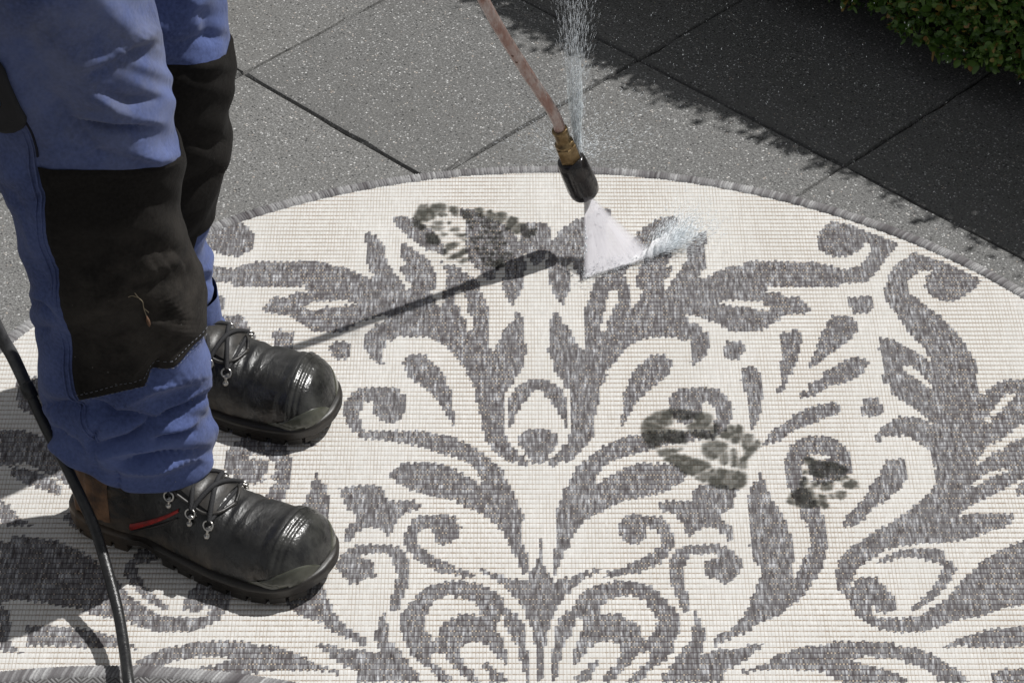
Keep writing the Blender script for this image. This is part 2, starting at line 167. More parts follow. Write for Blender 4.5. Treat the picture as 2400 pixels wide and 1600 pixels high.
NEAR_FOLDS=[([(-0.423, 0.5441), (-0.3904, 0.541), (-0.3568, 0.5441)], -0.009, 0.0045), ([(-0.4225, 0.5504), (-0.3898, 0.5488), (-0.3563, 0.5514)], 0.004, 0.006), ([(-0.4128, 0.5866), (-0.3886, 0.5629), (-0.3528, 0.5525)], 0.005, 0.01), ([(-0.4029, 0.5866), (-0.3759, 0.5768), (-0.3541, 0.581)], -0.006, 0.006), ([(-0.4102, 0.6162), (-0.3834, 0.6258), (-0.3529, 0.6639)], 0.005, 0.008), ([(-0.4057, 0.6091), (-0.3715, 0.6314), (-0.3512, 0.6474)], -0.005, 0.008), ([(-0.4446, 0.5629), (-0.406, 0.511), (-0.3666, 0.5019)], -0.006, 0.009), ([(-0.3788, 0.5126), (-0.3562, 0.5067), (-0.3414, 0.5189)], 0.006, 0.009), ([(-0.4785, 0.6182), (-0.4506, 0.5815), (-0.4268, 0.541)], -0.006, 0.016), ([(-0.4545, 0.6723), (-0.4245, 0.6324), (-0.4106, 0.5969)], 0.004, 0.02), ([(-0.5102, 0.3242), (-0.4889, 0.3236), (-0.4754, 0.3092)], -0.006, 0.006), ([(-0.5078, 0.3379), (-0.4926, 0.3322), (-0.4799, 0.3236)], 0.004, 0.007), ([(-0.5109, 0.2948), (-0.4924, 0.289), (-0.4785, 0.2907)], -0.004, 0.007), ([(-0.4443, 0.1864), (-0.421, 0.1707), (-0.3853, 0.167)], -0.009, 0.006), ([(-0.4183, 0.1804), (-0.3781, 0.2141), (-0.3332, 0.2272)], 0.006, 0.01), ([(-0.382, 0.1609), (-0.354, 0.1804), (-0.3276, 0.2003)], -0.009, 0.005), ([(-0.3733, 0.1719), (-0.3486, 0.1913), (-0.3287, 0.2123)], 0.005, 0.007), ([(-0.4424, 0.1283), (-0.405, 0.1425), (-0.3821, 0.1597)], -0.01, 0.006), ([(-0.441, 0.1165), (-0.4061, 0.1289), (-0.3764, 0.1302)], 0.005, 0.007), ([(-0.3784, 0.1413), (-0.3609, 0.1486), (-0.3453, 0.1511)], -0.009, 0.0045), ([(-0.3749, 0.1499), (-0.3556, 0.1578), (-0.3388, 0.164)], 0.005, 0.006), ([(-0.4153, 0.1078), (-0.3855, 0.1153), (-0.3415, 0.1233)], -0.008, 0.005), ([(-0.412, 0.0959), (-0.3784, 0.1022), (-0.34, 0.1103)], 0.005, 0.007), ([(-0.4369, 0.17), (-0.4491, 0.1326), (-0.4484, 0.1022)], -0.004, 0.004), ([(-0.426, 0.099), (-0.4279, 0.0644)], -0.003, 0.003), ([(-0.5137, 0.1864), (-0.4747, 0.1852), (-0.4349, 0.1719)], -0.007, 0.009), ([(-0.5056, 0.1548), (-0.4746, 0.1363), (-0.4574, 0.1178)], -0.006, 0.009), ([(-0.4981, 0.4108), (-0.4847, 0.3662), (-0.4745, 0.3322)], -0.003, 0.012), ([(-0.4469, 0.3379), (-0.395, 0.3662), (-0.3351, 0.3886)], 0.005, 0.02), ([(-0.4323, 0.2977), (-0.3805, 0.3207), (-0.3449, 0.3121)], -0.004, 0.016), ([(-0.3611, 0.3379), (-0.3451, 0.3092), (-0.3521, 0.2744)], 0.004, 0.012), ([(-0.4578, 0.4601), (-0.4635, 0.3774), (-0.4572, 0.2744)], 0.002, 0.01), ([(-0.4025, 0.2153), (-0.396, 0.2391), (-0.3799, 0.2568)], 0.004, 0.006), ([(-0.3785, 0.2272), (-0.3725, 0.245), (-0.3644, 0.2627)], -0.005, 0.005), ([(-0.4336, 0.4108), (-0.3874, 0.4053), (-0.3396, 0.3886)], -0.003, 0.01), ([(-0.5036, 0.4438), (-0.4892, 0.4108), (-0.4847, 0.3662)], 0.004, 0.012), ([(-0.5171, 0.4816), (-0.5019, 0.4601), (-0.4914, 0.4328)], -0.004, 0.01)]
FAR_FOLDS=[([(-0.3571, 0.5298), (-0.326, 0.508), (-0.3148, 0.4638)], -0.005, 0.012), ([(-0.3563, 0.4749), (-0.3325, 0.4805), (-0.3107, 0.4915)], -0.006, 0.008), ([(-0.3676, 0.1692), (-0.3549, 0.1742), (-0.3478, 0.1692)], 0.002, 0.006), ([(-0.3637, 0.1536), (-0.3535, 0.1579), (-0.3489, 0.1517)], -0.003, 0.005), ([(-0.3554, 0.3499), (-0.3365, 0.3441), (-0.3166, 0.3557)], -0.004, 0.012), ([(-0.3695, 0.285), (-0.3493, 0.297), (-0.3291, 0.3088)], -0.004, 0.01), ([(-0.3677, 0.0934), (-0.3532, 0.0837), (-0.3437, 0.0741)], 0.003, 0.005), ([(-0.3602, 0.5515), (-0.3389, 0.5244), (-0.3364, 0.4915)], 0.005, 0.012)]
PAD_TOP=[(-0.4693, 0.4955), (-0.4578, 0.4923), (-0.4244, 0.4902), (-0.3911, 0.4907), (-0.3738, 0.4939), (-0.3568, 0.4987), (-0.3452, 0.5073), (-0.339, 0.5152)]
PAD_LEFT=[(-0.4693, 0.4955), (-0.4668, 0.4763), (-0.4652, 0.466), (-0.466, 0.4438), (-0.468, 0.4229), (-0.4672, 0.3997), (-0.4638, 0.3741), (-0.4625, 0.3549), (-0.4623, 0.3373), (-0.4617, 0.315), (-0.461, 0.2931), (-0.4608, 0.2656), (-0.4611, 0.2368), (-0.4599, 0.2153), (-0.4581, 0.1937)]
PAD_BOTTOM=[(-0.4581, 0.1937), (-0.4363, 0.1991), (-0.4144, 0.2051), (-0.3867, 0.2165), (-0.3779, 0.2344), (-0.3586, 0.2403), (-0.3466, 0.2539), (-0.3395, 0.2639), (-0.3314, 0.2756), (-0.3272, 0.2843)]
FPAD_TOP=[(-0.3838, 0.4459), (-0.3492, 0.4482), (-0.3309, 0.4543), (-0.3197, 0.4599), (-0.3112, 0.4683)]
FPAD_BOTTOM=[(-0.3974, 0.1692), (-0.3765, 0.1847), (-0.3684, 0.194), (-0.3594, 0.2186)]
SEAM=[(-0.5082, 0.6624), (-0.5017, 0.6324), (-0.4964, 0.6025), (-0.4862, 0.5686), (-0.4786, 0.5504), (-0.4723, 0.531), (-0.469, 0.5163), (-0.4682, 0.5067)]
LANCE=[(0.0921, 0.1875, 0.089), (0.0719, 0.1778, 0.1479), (0.0592, 0.1713, 0.1932), (0.05, 0.1665, 0.2248), (0.033, 0.1579, 0.261), (0.0102, 0.1462, 0.3097), (-0.0106, 0.1351, 0.3541), (-0.0334, 0.1229, 0.4118), (-0.0543, 0.1196, 0.4657), (-0.0919, 0.1138, 0.5643), (-0.1414, 0.1054, 0.687), (-0.2009, 0.0953, 0.8344)]
HOSE=[(-0.332, -0.8286, 0.012), (-0.3652, -0.7485, 0.012), (-0.3865, -0.6805, 0.022), (-0.401, -0.6242, 0.04), (-0.4109, -0.5746, 0.043), (-0.4224, -0.5247, 0.05), (-0.4382, -0.4766, 0.07), (-0.4532, -0.4384, 0.09), (-0.4695, -0.4136, 0.115), (-0.486, -0.3915, 0.14), (-0.5053, -0.3695, 0.17), (-0.5226, -0.3475, 0.2), (-0.5417, -0.323, 0.235), (-0.5545, -0.3142, 0.26), (-0.5755, -0.3048, 0.33), (-0.5977, -0.297, 0.42), (-0.6142, -0.2711, 0.5)]
# ---------------------------------------------------------------- helpers
def link(name, me, mats, parent=None, label=None, cat=None, group=None, kind=None):
    o = bpy.data.objects.new(name, me); COL.objects.link(o)
    if me is not None:
        for m in (mats if isinstance(mats, (list, tuple)) else [mats]): me.materials.append(m)
    if parent: o.parent = parent
    tag(o, label, cat, group, kind); return o
def tag(o, label=None, cat=None, group=None, kind=None):
    for k, v in (('label', label), ('category', cat), ('group', group), ('kind', kind)):
        if v: o[k] = v
def thing(name, label, cat, loc=(0, 0, 0), group=None):
    o = bpy.data.objects.new(name, None); COL.objects.link(o); o.location = loc; o.empty_display_size = .05
    tag(o, label, cat, group); return o
def mesh(name, v, f, smooth=True):
    me = bpy.data.meshes.new(name); me.from_pydata([tuple(p) for p in v], [], [tuple(q) for q in f]); me.validate()
    if smooth: me.polygons.foreach_set('use_smooth', [True]*len(me.polygons))
    me.update(); return me
def fast_mesh(name, V, Q, smooth=True):
    me = bpy.data.meshes.new(name); V = np.asarray(V, dtype=np.float32); Q = np.asarray(Q, dtype=np.int32)
    k = Q.shape[1]
    me.vertices.add(len(V)); me.vertices.foreach_set('co', V.ravel())
    me.loops.add(Q.size); me.loops.foreach_set('vertex_index', Q.ravel())
    me.polygons.add(len(Q)); me.polygons.foreach_set('loop_start', np.arange(0, Q.size, k, dtype=np.int32))
    me.polygons.foreach_set('loop_total', np.full(len(Q), k, dtype=np.int32))
    me.update(calc_edges=True)
    me.polygons.foreach_set('use_smooth', np.full(len(Q), smooth)); return me
def fattr(me, name, arr):
    a = me.attributes.new(name, 'FLOAT', 'POINT'); a.data.foreach_set('value', np.asarray(arr, dtype=np.float32))
def grid_faces(nu, nv, wrap=False):
    """nu columns (u), nv rows (v); index = v*nu+u"""
    u = np.arange(nu if wrap else nu-1); v = np.arange(nv-1); U, Vv = np.meshgrid(u, v)
    a = Vv*nu+U; b = Vv*nu+(U+1) % nu
    return np.stack([a, b, b+nu, a+nu], -1).reshape(-1, 4)
def tube(pts, rad, seg=12, cap=True, sub=6):
    """smooth tube along a Catmull-Rom curve; rad: number or list"""
    P = [Vector(p) for p in pts]; n = len(P)
    R = [rad]*n if isinstance(rad, (int, float)) else list(rad)
    C = []; RR = []
    for i in range(n-1):
        p0 = P[max(i-1, 0)]; p1 = P[i]; p2 = P[i+1]; p3 = P[min(i+2, n-1)]
        for k in range(sub):
            t = k/sub
            C.append(.5*((2*p1)+(p2-p0)*t+(2*p0-5*p1+4*p2-p3)*t*t+(3*p1-p0-3*p2+p3)*t**3)); RR.append(R[i]*(1-t)+R[i+1]*t)
    C.append(P[-1]); RR.append(R[-1])
    V = []; F = []; up = None
    for i, c in enumerate(C):
        d = (C[min(i+1, len(C)-1)]-C[max(i-1, 0)]).normalized()
        if up is None: up = d.orthogonal().normalized()
        up = (up-d*up.dot(d)).normalized(); s = d.cross(up)
        for k in range(seg):
            a = 2*math.pi*k/seg; V.append(c+(up*math.cos(a)+s*math.sin(a))*RR[i])
    for i in range(len(C)-1):
        for k in range(seg):
            a = i*seg+k; b = i*seg+(k+1) % seg; F.append((a, b, b+seg, a+seg))
    if cap: F.append(tuple(range(seg))[::-1]); F.append(tuple(range((len(C)-1)*seg, len(C)*seg)))
    return V, F
def merge(*parts):
    V = []; F = []
    for v, f in parts:
        o = len(V); V += list(v); F += [tuple(i+o for i in q) for q in f]
    return V, F
def lathe(a, b, prof, seg=24, squash=None):
    """prof: list of (t along a->b, radius)"""
    a = Vector(a); b = Vector(b); d = (b-a); L = d.length; d.normalize(); up = d.orthogonal().normalized(); s = d.cross(up)
    V = []; F = []
    for t, r in prof:
        for k in range(seg):
            q = 2*math.pi*k/seg; V.append(a+d*(t*L)+(up*math.cos(q)+s*math.sin(q))*r)
    for i in range(len(prof)-1):
        for k in range(seg):
            x = i*seg+k; y = i*seg+(k+1) % seg; F.append((x, y, y+seg, x+seg))
    F.append(tuple(range(seg))[::-1]); F.append(tuple(range((len(prof)-1)*seg, len(prof)*seg)))
    return V, F

class MT:
    """small node-material builder"""
    def __init__(s, name):
        s.m = bpy.data.materials.new(name); s.m.use_nodes = True; s.t = s.m.node_tree; s.t.nodes.clear()
        s.o = s.n('ShaderNodeOutputMaterial'); s.b = s.n('ShaderNodeBsdfPrincipled'); s.l(s.b.outputs[0], s.o.inputs[0])
        s.c = s.n('ShaderNodeTexCoord').outputs['Object']
    def n(s, k, **kw):
        x = s.t.nodes.new(k)
        for a, v in kw.items(): setattr(x, a, v)
        return x
    def l(s, a, b): s.t.links.new(a, b)
    def set(s, **kw):
        for k, v in kw.items():
            i = s.b.inputs[k.replace('_', ' ')]
            if hasattr(v, 'is_output'): s.l(v, i)
            else: i.default_value = v
        return s
    def noise(s, scale=5, detail=4, rough=.55, vec=None, stretch=None, dist=0):
        x = s.n('ShaderNodeTexNoise'); x.inputs['Scale'].default_value = scale; x.inputs['Detail'].default_value = detail
        x.inputs['Roughness'].default_value = rough; x.inputs['Distortion'].default_value = dist
        v = vec if vec is not None else s.c
        if stretch:
            mp = s.n('ShaderNodeMapping'); mp.inputs['Scale'].default_value = stretch; s.l(v, mp.inputs[0]); v = mp.outputs[0]
        s.l(v, x.inputs['Vector']); return x.outputs[0]
    def voro(s, scale, feat='F1', out='Distance'):
        x = s.n('ShaderNodeTexVoronoi'); x.feature = feat; x.inputs['Scale'].default_value = scale; s.l(s.c, x.inputs['Vector']); return x.outputs[out]
    def ramp(s, f, *st):
        x = s.n('ShaderNodeValToRGB'); e = x.color_ramp.elements
        while len(e) < len(st): e.new(.5)
        for i, (p, c) in enumerate(st):
            e[i].position = p; e[i].color = (c, c, c, 1) if isinstance(c, (int, float)) else (*c, 1)
        s.l(f, x.inputs[0]); return x.outputs[0]
    def math(s, op, a, b=None, c=None):
        x = s.n('ShaderNodeMath', operation=op)
        for i, v in enumerate((a, b, c)):
            if v is None: continue
            if hasattr(v, 'is_output'): s.l(v, x.inputs[i])
            else: x.inputs[i].default_value = v
        return x.outputs[0]
    def mix(s, f, a, b, mode='MIX'):
        x = s.n('ShaderNodeMix', data_type='RGBA', blend_type=mode)
        for i, v in ((0, f), (6, a), (7, b)):
            if hasattr(v, 'is_output'): s.l(v, x.inputs[i])
            else: x.inputs[i].default_value = v if i == 0 else ((*v, 1) if len(v) == 3 else v)
        return x.outputs[2]
    def bump(s, h, strength=.3, dist=.01, prev=None):
        x = s.n('ShaderNodeBump'); x.inputs['Strength'].default_value = strength; x.inputs['Distance'].default_value = dist; s.l(h, x.inputs['Height'])
        if prev is not None: s.l(prev, x.inputs['Normal'])
        return x.outputs[0]
    def attr(s, name):
        return s.n('ShaderNodeAttribute', attribute_name=name).outputs['Fac']
    def xyz(s):
        x = s.n('ShaderNodeSeparateXYZ'); s.l(s.c, x.inputs[0]); return x.outputs

# ---------------------------------------------------------------- materials
def m_slab():
    m = MT('exposed_aggregate'); big = m.noise(2.2, 3); mid = m.noise(60, 3); fine = m.noise(330, 2, .7)
    oi = m.n('ShaderNodeObjectInfo').outputs['Random']
    base = m.ramp(fine, (.34, (.085, .085, .084)), (.5, (.175, .175, .173)), (.66, (.30, .30, .296)))
    base = m.mix(m.ramp(mid, (.35, 0.), (.7, .35)), base, (.12, .119, .115))
    base = m.mix(m.ramp(big, (.35, 0.), (.75, .5)), base, (.15, .147, .14))
    base = m.mix(1.0, base, m.ramp(oi, (0, (.86, .86, .86)), (1, (1.10, 1.09, 1.07))), 'MULTIPLY')
    vc = m.n('ShaderNodeTexVoronoi'); vc.inputs['Scale'].default_value = 310; m.l(m.c, vc.inputs['Vector'])
    sz = m.n('ShaderNodeSeparateColor'); m.l(vc.outputs['Color'], sz.inputs[0])
    th = m.math('MULTIPLY', m.math('POWER', sz.outputs[0], 2.5), .48)
    spot = m.math('LESS_THAN', vc.outputs['Distance'], th)
    base = m.mix(spot, base, m.ramp(sz.outputs[1], (0, (.30, .30, .295)), (.45, (.42, .42, .415)), (.8, (.66, .66, .65)), (.96, (.42, .36, .31))))
    vd = m.n('ShaderNodeTexVoronoi'); vd.inputs['Scale'].default_value = 240; m.l(m.c, vd.inputs['Vector'])
    s2 = m.n('ShaderNodeSeparateColor'); m.l(vd.outputs['Color'], s2.inputs[0])
    dk = m.math('LESS_THAN', vd.outputs['Distance'], m.math('MULTIPLY', m.math('POWER', s2.outputs[1], 3), .42))
    base = m.mix(dk, base, (.055, .055, .055))
    ox, oy, oz = m.xyz(); ed = m.math('ADD', oy, (E2S-GAP)/2)
    band = m.ramp(m.math('ADD', m.math('MULTIPLY', ed, 55), m.math('MULTIPLY', m.noise(45, 4), .55)), (.42, 1.), (.75, 0.))
    base = m.mix(m.math('MULTIPLY', band, .35), base, (.065, .064, .062))
    h = m.math('ADD', m.math('MULTIPLY', fine, .6), m.noise(900, 1))
    rr = m.ramp(m.noise(14, 4), (.4, .45), (.62, .75))
    m.set(Base_Color=base, Roughness=rr, Normal=m.bump(h, .55, .0012)); m.b.inputs['Specular IOR Level'].default_value = .4
    return m.m
def m_sand():
    m = MT('joint_sand'); m.set(Base_Color=m.ramp(m.noise(90, 4), (.3, (.05, .042, .032)), (.7, (.13, .10, .065))), Roughness=.95); return m.m
def m_rug():
    m = MT('rug_weave'); x, y, z = m.xyz(); pat = m.attr('pattern')
    row = m.math('MULTIPLY', y, 1/.0083); fr = m.math('ABSOLUTE', m.math('SUBTRACT', m.math('FRACT', m.math('ADD', row, 1000.5)), .5))  # 0 at boundary
    col = m.math('MULTIPLY', x, 1/.0039); fc = m.math('ABSOLUTE', m.math('SUBTRACT', m.math('FRACT', m.math('ADD', col, 1000.5)), .5))
    rl = m.math('SUBTRACT', 1, m.n('ShaderNodeMapRange', interpolation_type='SMOOTHSTEP').outputs[0]) if False else None
    def smooth(v, a, b):
        q = m.n('ShaderNodeMapRange', interpolation_type='SMOOTHSTEP'); m.l(v, q.inputs[0]); q.inputs[1].default_value = a; q.inputs[2].default_value = b
        q.inputs[3].default_value = 1; q.inputs[4].default_value = 0; return q.outputs[0]
    rline = smooth(fr, .04, .16); cline = smooth(fc, .03, .2)
    n1 = m.noise(1, 2, vec=m.c, stretch=(290, 55, 1)); n2 = m.noise(1, 3, stretch=(90, 18, 1)); n3 = m.noise(7, 4)
    n4 = m.noise(1, 1, stretch=(520, 240, 1)); n5 = m.noise(1, 2, stretch=(60, 12, 1))
    cream = m.mix(m.ramp(n1, (.35, 0.), (.7, 1.)), (.67, .658, .63), (.785, .775, .75))
    cream = m.mix(m.ramp(n3, (.35, 0.), (.7, .5)), cream, (.62, .61, .58))
    cream = m.mix(m.math('MULTIPLY', rline, m.ramp(n4, (.3, .45), (.6, 1.))), cream, (.32, .245, .18))
    cream = m.mix(m.math('MULTIPLY', cline, m.ramp(n5, (.40, .25), (.60, .75))), cream, (.40, .34, .28))
    grey = m.ramp(n1, (.30, (.062, .055, .055)), (.41, (.16, .154, .155)), (.54, (.30, .30, .308)), (.70, (.60, .61, .63)))
    grey = m.mix(m.ramp(n2, (.42, .0), (.62, .6)), grey, (.12, .112, .112))
    grey = m.mix(m.math('MULTIPLY', rline, .85), grey, (.075, .058, .06))
    grey = m.mix(m.math('MULTIPLY', cline, .62), grey, (.08, .068, .078))
    dots = m.math('MULTIPLY', m.math('MULTIPLY', rline, smooth(fc, .12, .3)), m.ramp(m.noise(1, 0, stretch=(150, 160, 1)), (.52, 0.), (.56, .85)))
    grey = m.mix(dots, grey, (.60, .50, .38))
    c = m.mix(m.ramp(pat, (.42, 0.), (.58, 1.)), cream, grey)
    m.set(Base_Color=c, Roughness=.9, Normal=m.bump(m.noise(900, 2, stretch=(1, .35, 1)), .35, .0008)); m.b.inputs['Specular IOR Level'].default_value = .15
    m.b.inputs['Sheen Weight'].default_value = .08
    return m.m
def m_binding():
    m = MT('rug_binding'); s = m.attr('shade'); n = m.noise(500, 2)
    c = m.ramp(s, (0, (.08, .072, .078)), (.35, (.24, .235, .24)), (.7, (.46, .46, .46)), (1, (.66, .66, .65)))
    c = m.mix(m.ramp(n, (.4, 0.), (.7, .5)), c, (.10, .09, .085))
    m.set(Base_Color=c, Roughness=.85); return m.m
def m_mud(seed):
    """wet grey-brown grime: stains what lies under it and carries a little mud on top"""
    m = MT('mud_stain'); t = m.n('ShaderNodeBsdfTransparent'); mx = m.n('ShaderNodeMixShader'); cov = m.attr('cover')
    n = m.noise(150, 4); n2 = m.noise(45+seed, 4, .65)
    k = m.math('MULTIPLY', cov, m.ramp(n2, (.3, .75), (.6, 1.15))); k = m.math('MINIMUM', k, 1.0)
    m.l(m.mix(k, (1, 1, 1), (.36, .36, .345)), t.inputs[0])
    m.set(Base_Color=m.ramp(n2, (.35, (.08, .08, .072)), (.7, (.17, .17, .155))), Roughness=.85)
    m.l(m.math('MULTIPLY', k, m.ramp(n, (.4, .06), (.7, .42))), mx.inputs[0]); m.l(t.outputs[0], mx.inputs[1]); m.l(m.b.outputs[0], mx.inputs[2]); m.l(mx.outputs[0], m.o.inputs[0])
    return m.m
def m_cloth(name, dark, lightc, dirt, twill=1.0, dirt_amt=.6, centre=(-.36, -.42, .60), rad=.20):
    m = MT(name); x, y, z = m.xyz(); n = m.noise(9, 5); f = m.noise(260, 3)
    c = m.mix(m.ramp(n, (.3, 0.), (.72, 1.)), dark, lightc)
    c = m.mix(m.ramp(f, (.3, 0.), (.75, .35)), c, tuple(v*1.5+.01 for v in lightc))
    # ground-in dust on the thigh front and around the knee
    sub = m.n('ShaderNodeVectorMath', operation='DISTANCE'); m.l(m.c, sub.inputs[0]); sub.inputs[1].default_value = (centre[0]+.42, centre[1]+.21, centre[2])   # object space: the person's origin
    near = m.ramp(m.math('DIVIDE', sub.outputs['Value'], rad), (.35, 1.), (1.0, 0.))
    dd = m.ramp(m.noise(26, 5, .65), (.34, .12), (.62, 1.))
    c = m.mix(m.math('MULTIPLY', m.math('MULTIPLY', near, dd), dirt_amt), c, dirt)
    sp = m.ramp(m.voro(95), (.035, 1.), (.07, 0.)); low = m.ramp(z, (.22, .8), (.42, 0.))
    c = m.mix(m.math('MULTIPLY', sp, m.math('MULTIPLY', low, m.ramp(m.noise(40, 2), (.5, 0.), (.6, 1.)))), c, (.42, .42, .40))
    tw = m.n('ShaderNodeTexWave', wave_type='BANDS', bands_direction='DIAGONAL'); tw.inputs['Scale'].default_value = 260*twill; m.l(m.c, tw.inputs['Vector'])
    h = m.math('ADD', m.math('MULTIPLY', tw.outputs['Fac'], .5), f)
    b1 = m.bump(h, .22, .0009); b2 = m.bump(m.noise(38, 4), .32, .006, b1)
    m.set(Base_Color=c, Roughness=.88, Normal=b2); m.b.inputs['Specular IOR Level'].default_value = .2; m.b.inputs['Sheen Weight'].default_value = .12
    m.b.inputs['Sheen Roughness'].default_value = .5
    return m.m
def m_simple(name, col, rough=.5, metal=0, bump=None, var=None, spec=.5):
    m = MT(name); c = col
    if var: c = m.ramp(m.noise(var[0], 4, .6), (.35, col), (.68, var[1]))
    else: c = (*col, 1)
    m.set(Base_Color=c, Roughness=rough, Metallic=metal); m.b.inputs['Specular IOR Level'].default_value = spec
    if bump: m.set(Normal=m.bump(m.noise(bump[0], 4), bump[1], bump[2]))
    return m.m
def m_leather(name='boot_leather'):
    m = MT(name); x, y, z = m.xyz(); n = m.noise(24, 5, .62); f = m.noise(170, 4)
    c = m.ramp(n, (.3, (.009, .009, .009)), (.55, (.02, .02, .02)), (.8, (.05, .048, .045)))
    # grey film of dried dust, brown dirt towards the heel
    c = m.mix(m.ramp(m.noise(13, 5, .7), (.45, 0.), (.75, .5)), c, (.085, .083, .078))
    heel = m.ramp(x, (0.0, .85), (.11, 0.)); c = m.mix(m.math('MULTIPLY', heel, m.ramp(m.noise(34, 4, stretch=(1, 1, 2.5)), (.42, 0.), (.60, 1.))), c, (.16, .105, .062))
    lo = m.ramp(z, (.028, .6), (.05, 0.)); c = m.mix(m.math('MULTIPLY', lo, m.ramp(n, (.45, 0.), (.6, 1.))), c, (.12, .095, .07))
    r = m.ramp(m.noise(16, 4), (.40, .20), (.6, .55))
    cr = m.noise(1, 3, stretch=(95, 30, 60), dist=.6)
    b = m.bump(f, .3, .0012); b = m.bump(cr, .45, .004, b); b = m.bump(m.noise(55, 4, .6), .35, .003, b); b = m.bump(m.noise(800, 1), .12, .0005, b)
    m.set(Base_Color=c, Roughness=r, Normal=b); return m.m
def m_rubber():
    m = MT('sole_rubber'); x, y, z = m.xyz(); n = m.noise(30, 5, .65)
    c = m.ramp(n, (.3, (.012, .011, .010)), (.6, (.028, .024, .020)), (.8, (.065, .05, .036)))
    heel = m.ramp(x, (.01, .8), (.10, .0)); c = m.mix(m.math('MULTIPLY', heel, m.ramp(m.noise(40, 3), (.4, .2), (.6, 1.))), c, (.15, .10, .058))
    m.set(Base_Color=c, Roughness=.42, Normal=m.bump(m.noise(200, 3), .25, .001)); return m.m
def m_bumper():
    m = MT('translucent_bumper'); m.set(Base_Color=m.ramp(m.noise(30, 4), (.3, (.04, .042, .032)), (.7, (.11, .112, .085))), Roughness=.22); m.b.inputs['Coat Weight'].default_value = .4
    m.b.inputs['Subsurface Weight'].default_value = .15; m.b.inputs['Subsurface Radius'].default_value = (.004, .003, .002); return m.m
def m_leaf():
    m = MT('box_leaf'); s = m.attr('shade')
    c = m.ramp(s, (0, (.04, .09, .018)), (.35, (.085, .17, .032)), (.7, (.15, .26, .05)), (.88, (.24, .35, .09)), (.94, (.36, .25, .06)), (1, (.32, .17, .07)))
    m.set(Base_Color=c, Roughness=.38); m.b.inputs['Specular IOR Level'].default_value = .5
    tr = m.n('ShaderNodeBsdfTranslucent'); m.l(c, tr.inputs[0]); mx = m.n('ShaderNodeMixShader'); mx.inputs[0].default_value = .2
    m.l(m.b.outputs[0], mx.inputs[1]); m.l(tr.outputs[0], mx.inputs[2]); m.l(mx.outputs[0], m.o.inputs[0]); return m.m
def m_drop():
    m = MT('water_drops'); m.set(Base_Color=(.90, .95, .99, 1), Roughness=.2); m.b.inputs['Transmission Weight'].default_value = .0; m.b.inputs['IOR'].default_value = 1.33
    return m.m
def m_spray(name, lo, hi, sc, col=(.70, .685, .72)):
    """air full of fine droplets: scatters light, lets the rest through; density from the 'dens' attribute times streaks along the jet"""
    m = MT(name); t = m.n('ShaderNodeBsdfTransparent'); d = m.n('ShaderNodeBsdfDiffuse'); tr = m.n('ShaderNodeBsdfTranslucent')
    nv_ = m.n('ShaderNodeCombineXYZ'); nv_.inputs[0].default_value = .42; nv_.inputs[1].default_value = .05; nv_.inputs[2].default_value = .9; m.l(nv_.outputs[0], d.inputs['Normal'])
    d.inputs[0].default_value = (*col, 1); tr.inputs[0].default_value = (*col, 1)
    a = m.n('ShaderNodeMixShader'); a.inputs[0].default_value = .12; m.l(d.outputs[0], a.inputs[1]); m.l(tr.outputs[0], a.inputs[2])
    mx = m.n('ShaderNodeMixShader'); ac = m.n('ShaderNodeCombineXYZ'); m.l(m.math('MULTIPLY', m.attr('across'), sc), ac.inputs[0]); m.l(m.math('MULTIPLY', m.attr('along'), 2.5), ac.inputs[1])
    st = m.ramp(m.noise(1, 4, .6, vec=ac.outputs[0]), (.3, lo), (.7, hi)); fac = m.math('MULTIPLY', st, m.attr('dens'))
    m.l(fac, mx.inputs[0]); m.l(t.outputs[0], mx.inputs[1]); m.l(a.outputs[0], mx.inputs[2]); m.l(mx.outputs[0], m.o.inputs[0]); return m.m

# ---------------------------------------------------------------- pavement
E1S, E2S, E1O, E2O, GAP = .3685, .408, .0535, .574, .0024
sand = m_sand(); slabm = m_slab()
pave = link('pavement', mesh('pavement', [(-60, -60, -.008), (60, -60, -.008), (60, 60, -.008), (-60, 60, -.008)], [(0, 1, 2, 3)], False), sand, kind='structure')
A1 = math.radians(-44.4); e1 = Vector((math.cos(A1), math.sin(A1), 0)); e2 = Vector((-e1.y, e1.x, 0))
E1S, E2S, E1O, E2O, GAP = .3685, .408, .0535, .574, .0024
def slab_mesh(seed):
    r = random.Random(seed); a = E1S-GAP; b = E2S-GAP; c = .0016; n = 12; V = []; F = []
    # top with slightly worn, chipped edges
    ring = []
    for side in range(4):
        for k in range(n):
            t = k/n
            x, y = [(-a/2+a*t, -b/2), (a/2, -b/2+b*t), (a/2-a*t, b/2), (-a/2, b/2-b*t)][side]; ring.append((x, y))
    m = len(ring)
    for x, y in ring: V.append((x, y, -.03))
    for x, y in ring: j = r.uniform(0, .0007); V.append((x*(1-j), y*(1-j), -.004-r.random()*.0012))
    for x, y in ring:
        q = c+r.random()**5*.0035; V.append((x-math.copysign(q, x) if abs(abs(x)-a/2) < 1e-6 else x, y-math.copysign(q, y) if abs(abs(y)-b/2) < 1e-6 else y, 0))
    for l in range(2):
        for k in range(m): F.append((l*m+k, l*m+(k+1) % m, (l+1)*m+(k+1) % m, (l+1)*m+k))
    F.append(tuple(range(2*m, 3*m)))
    return mesh('paving_slab', V, F, False)
SL = [slab_mesh(i) for i in range(5)]
for me in SL: me.materials.append(slabm)
rs = random.Random(5)
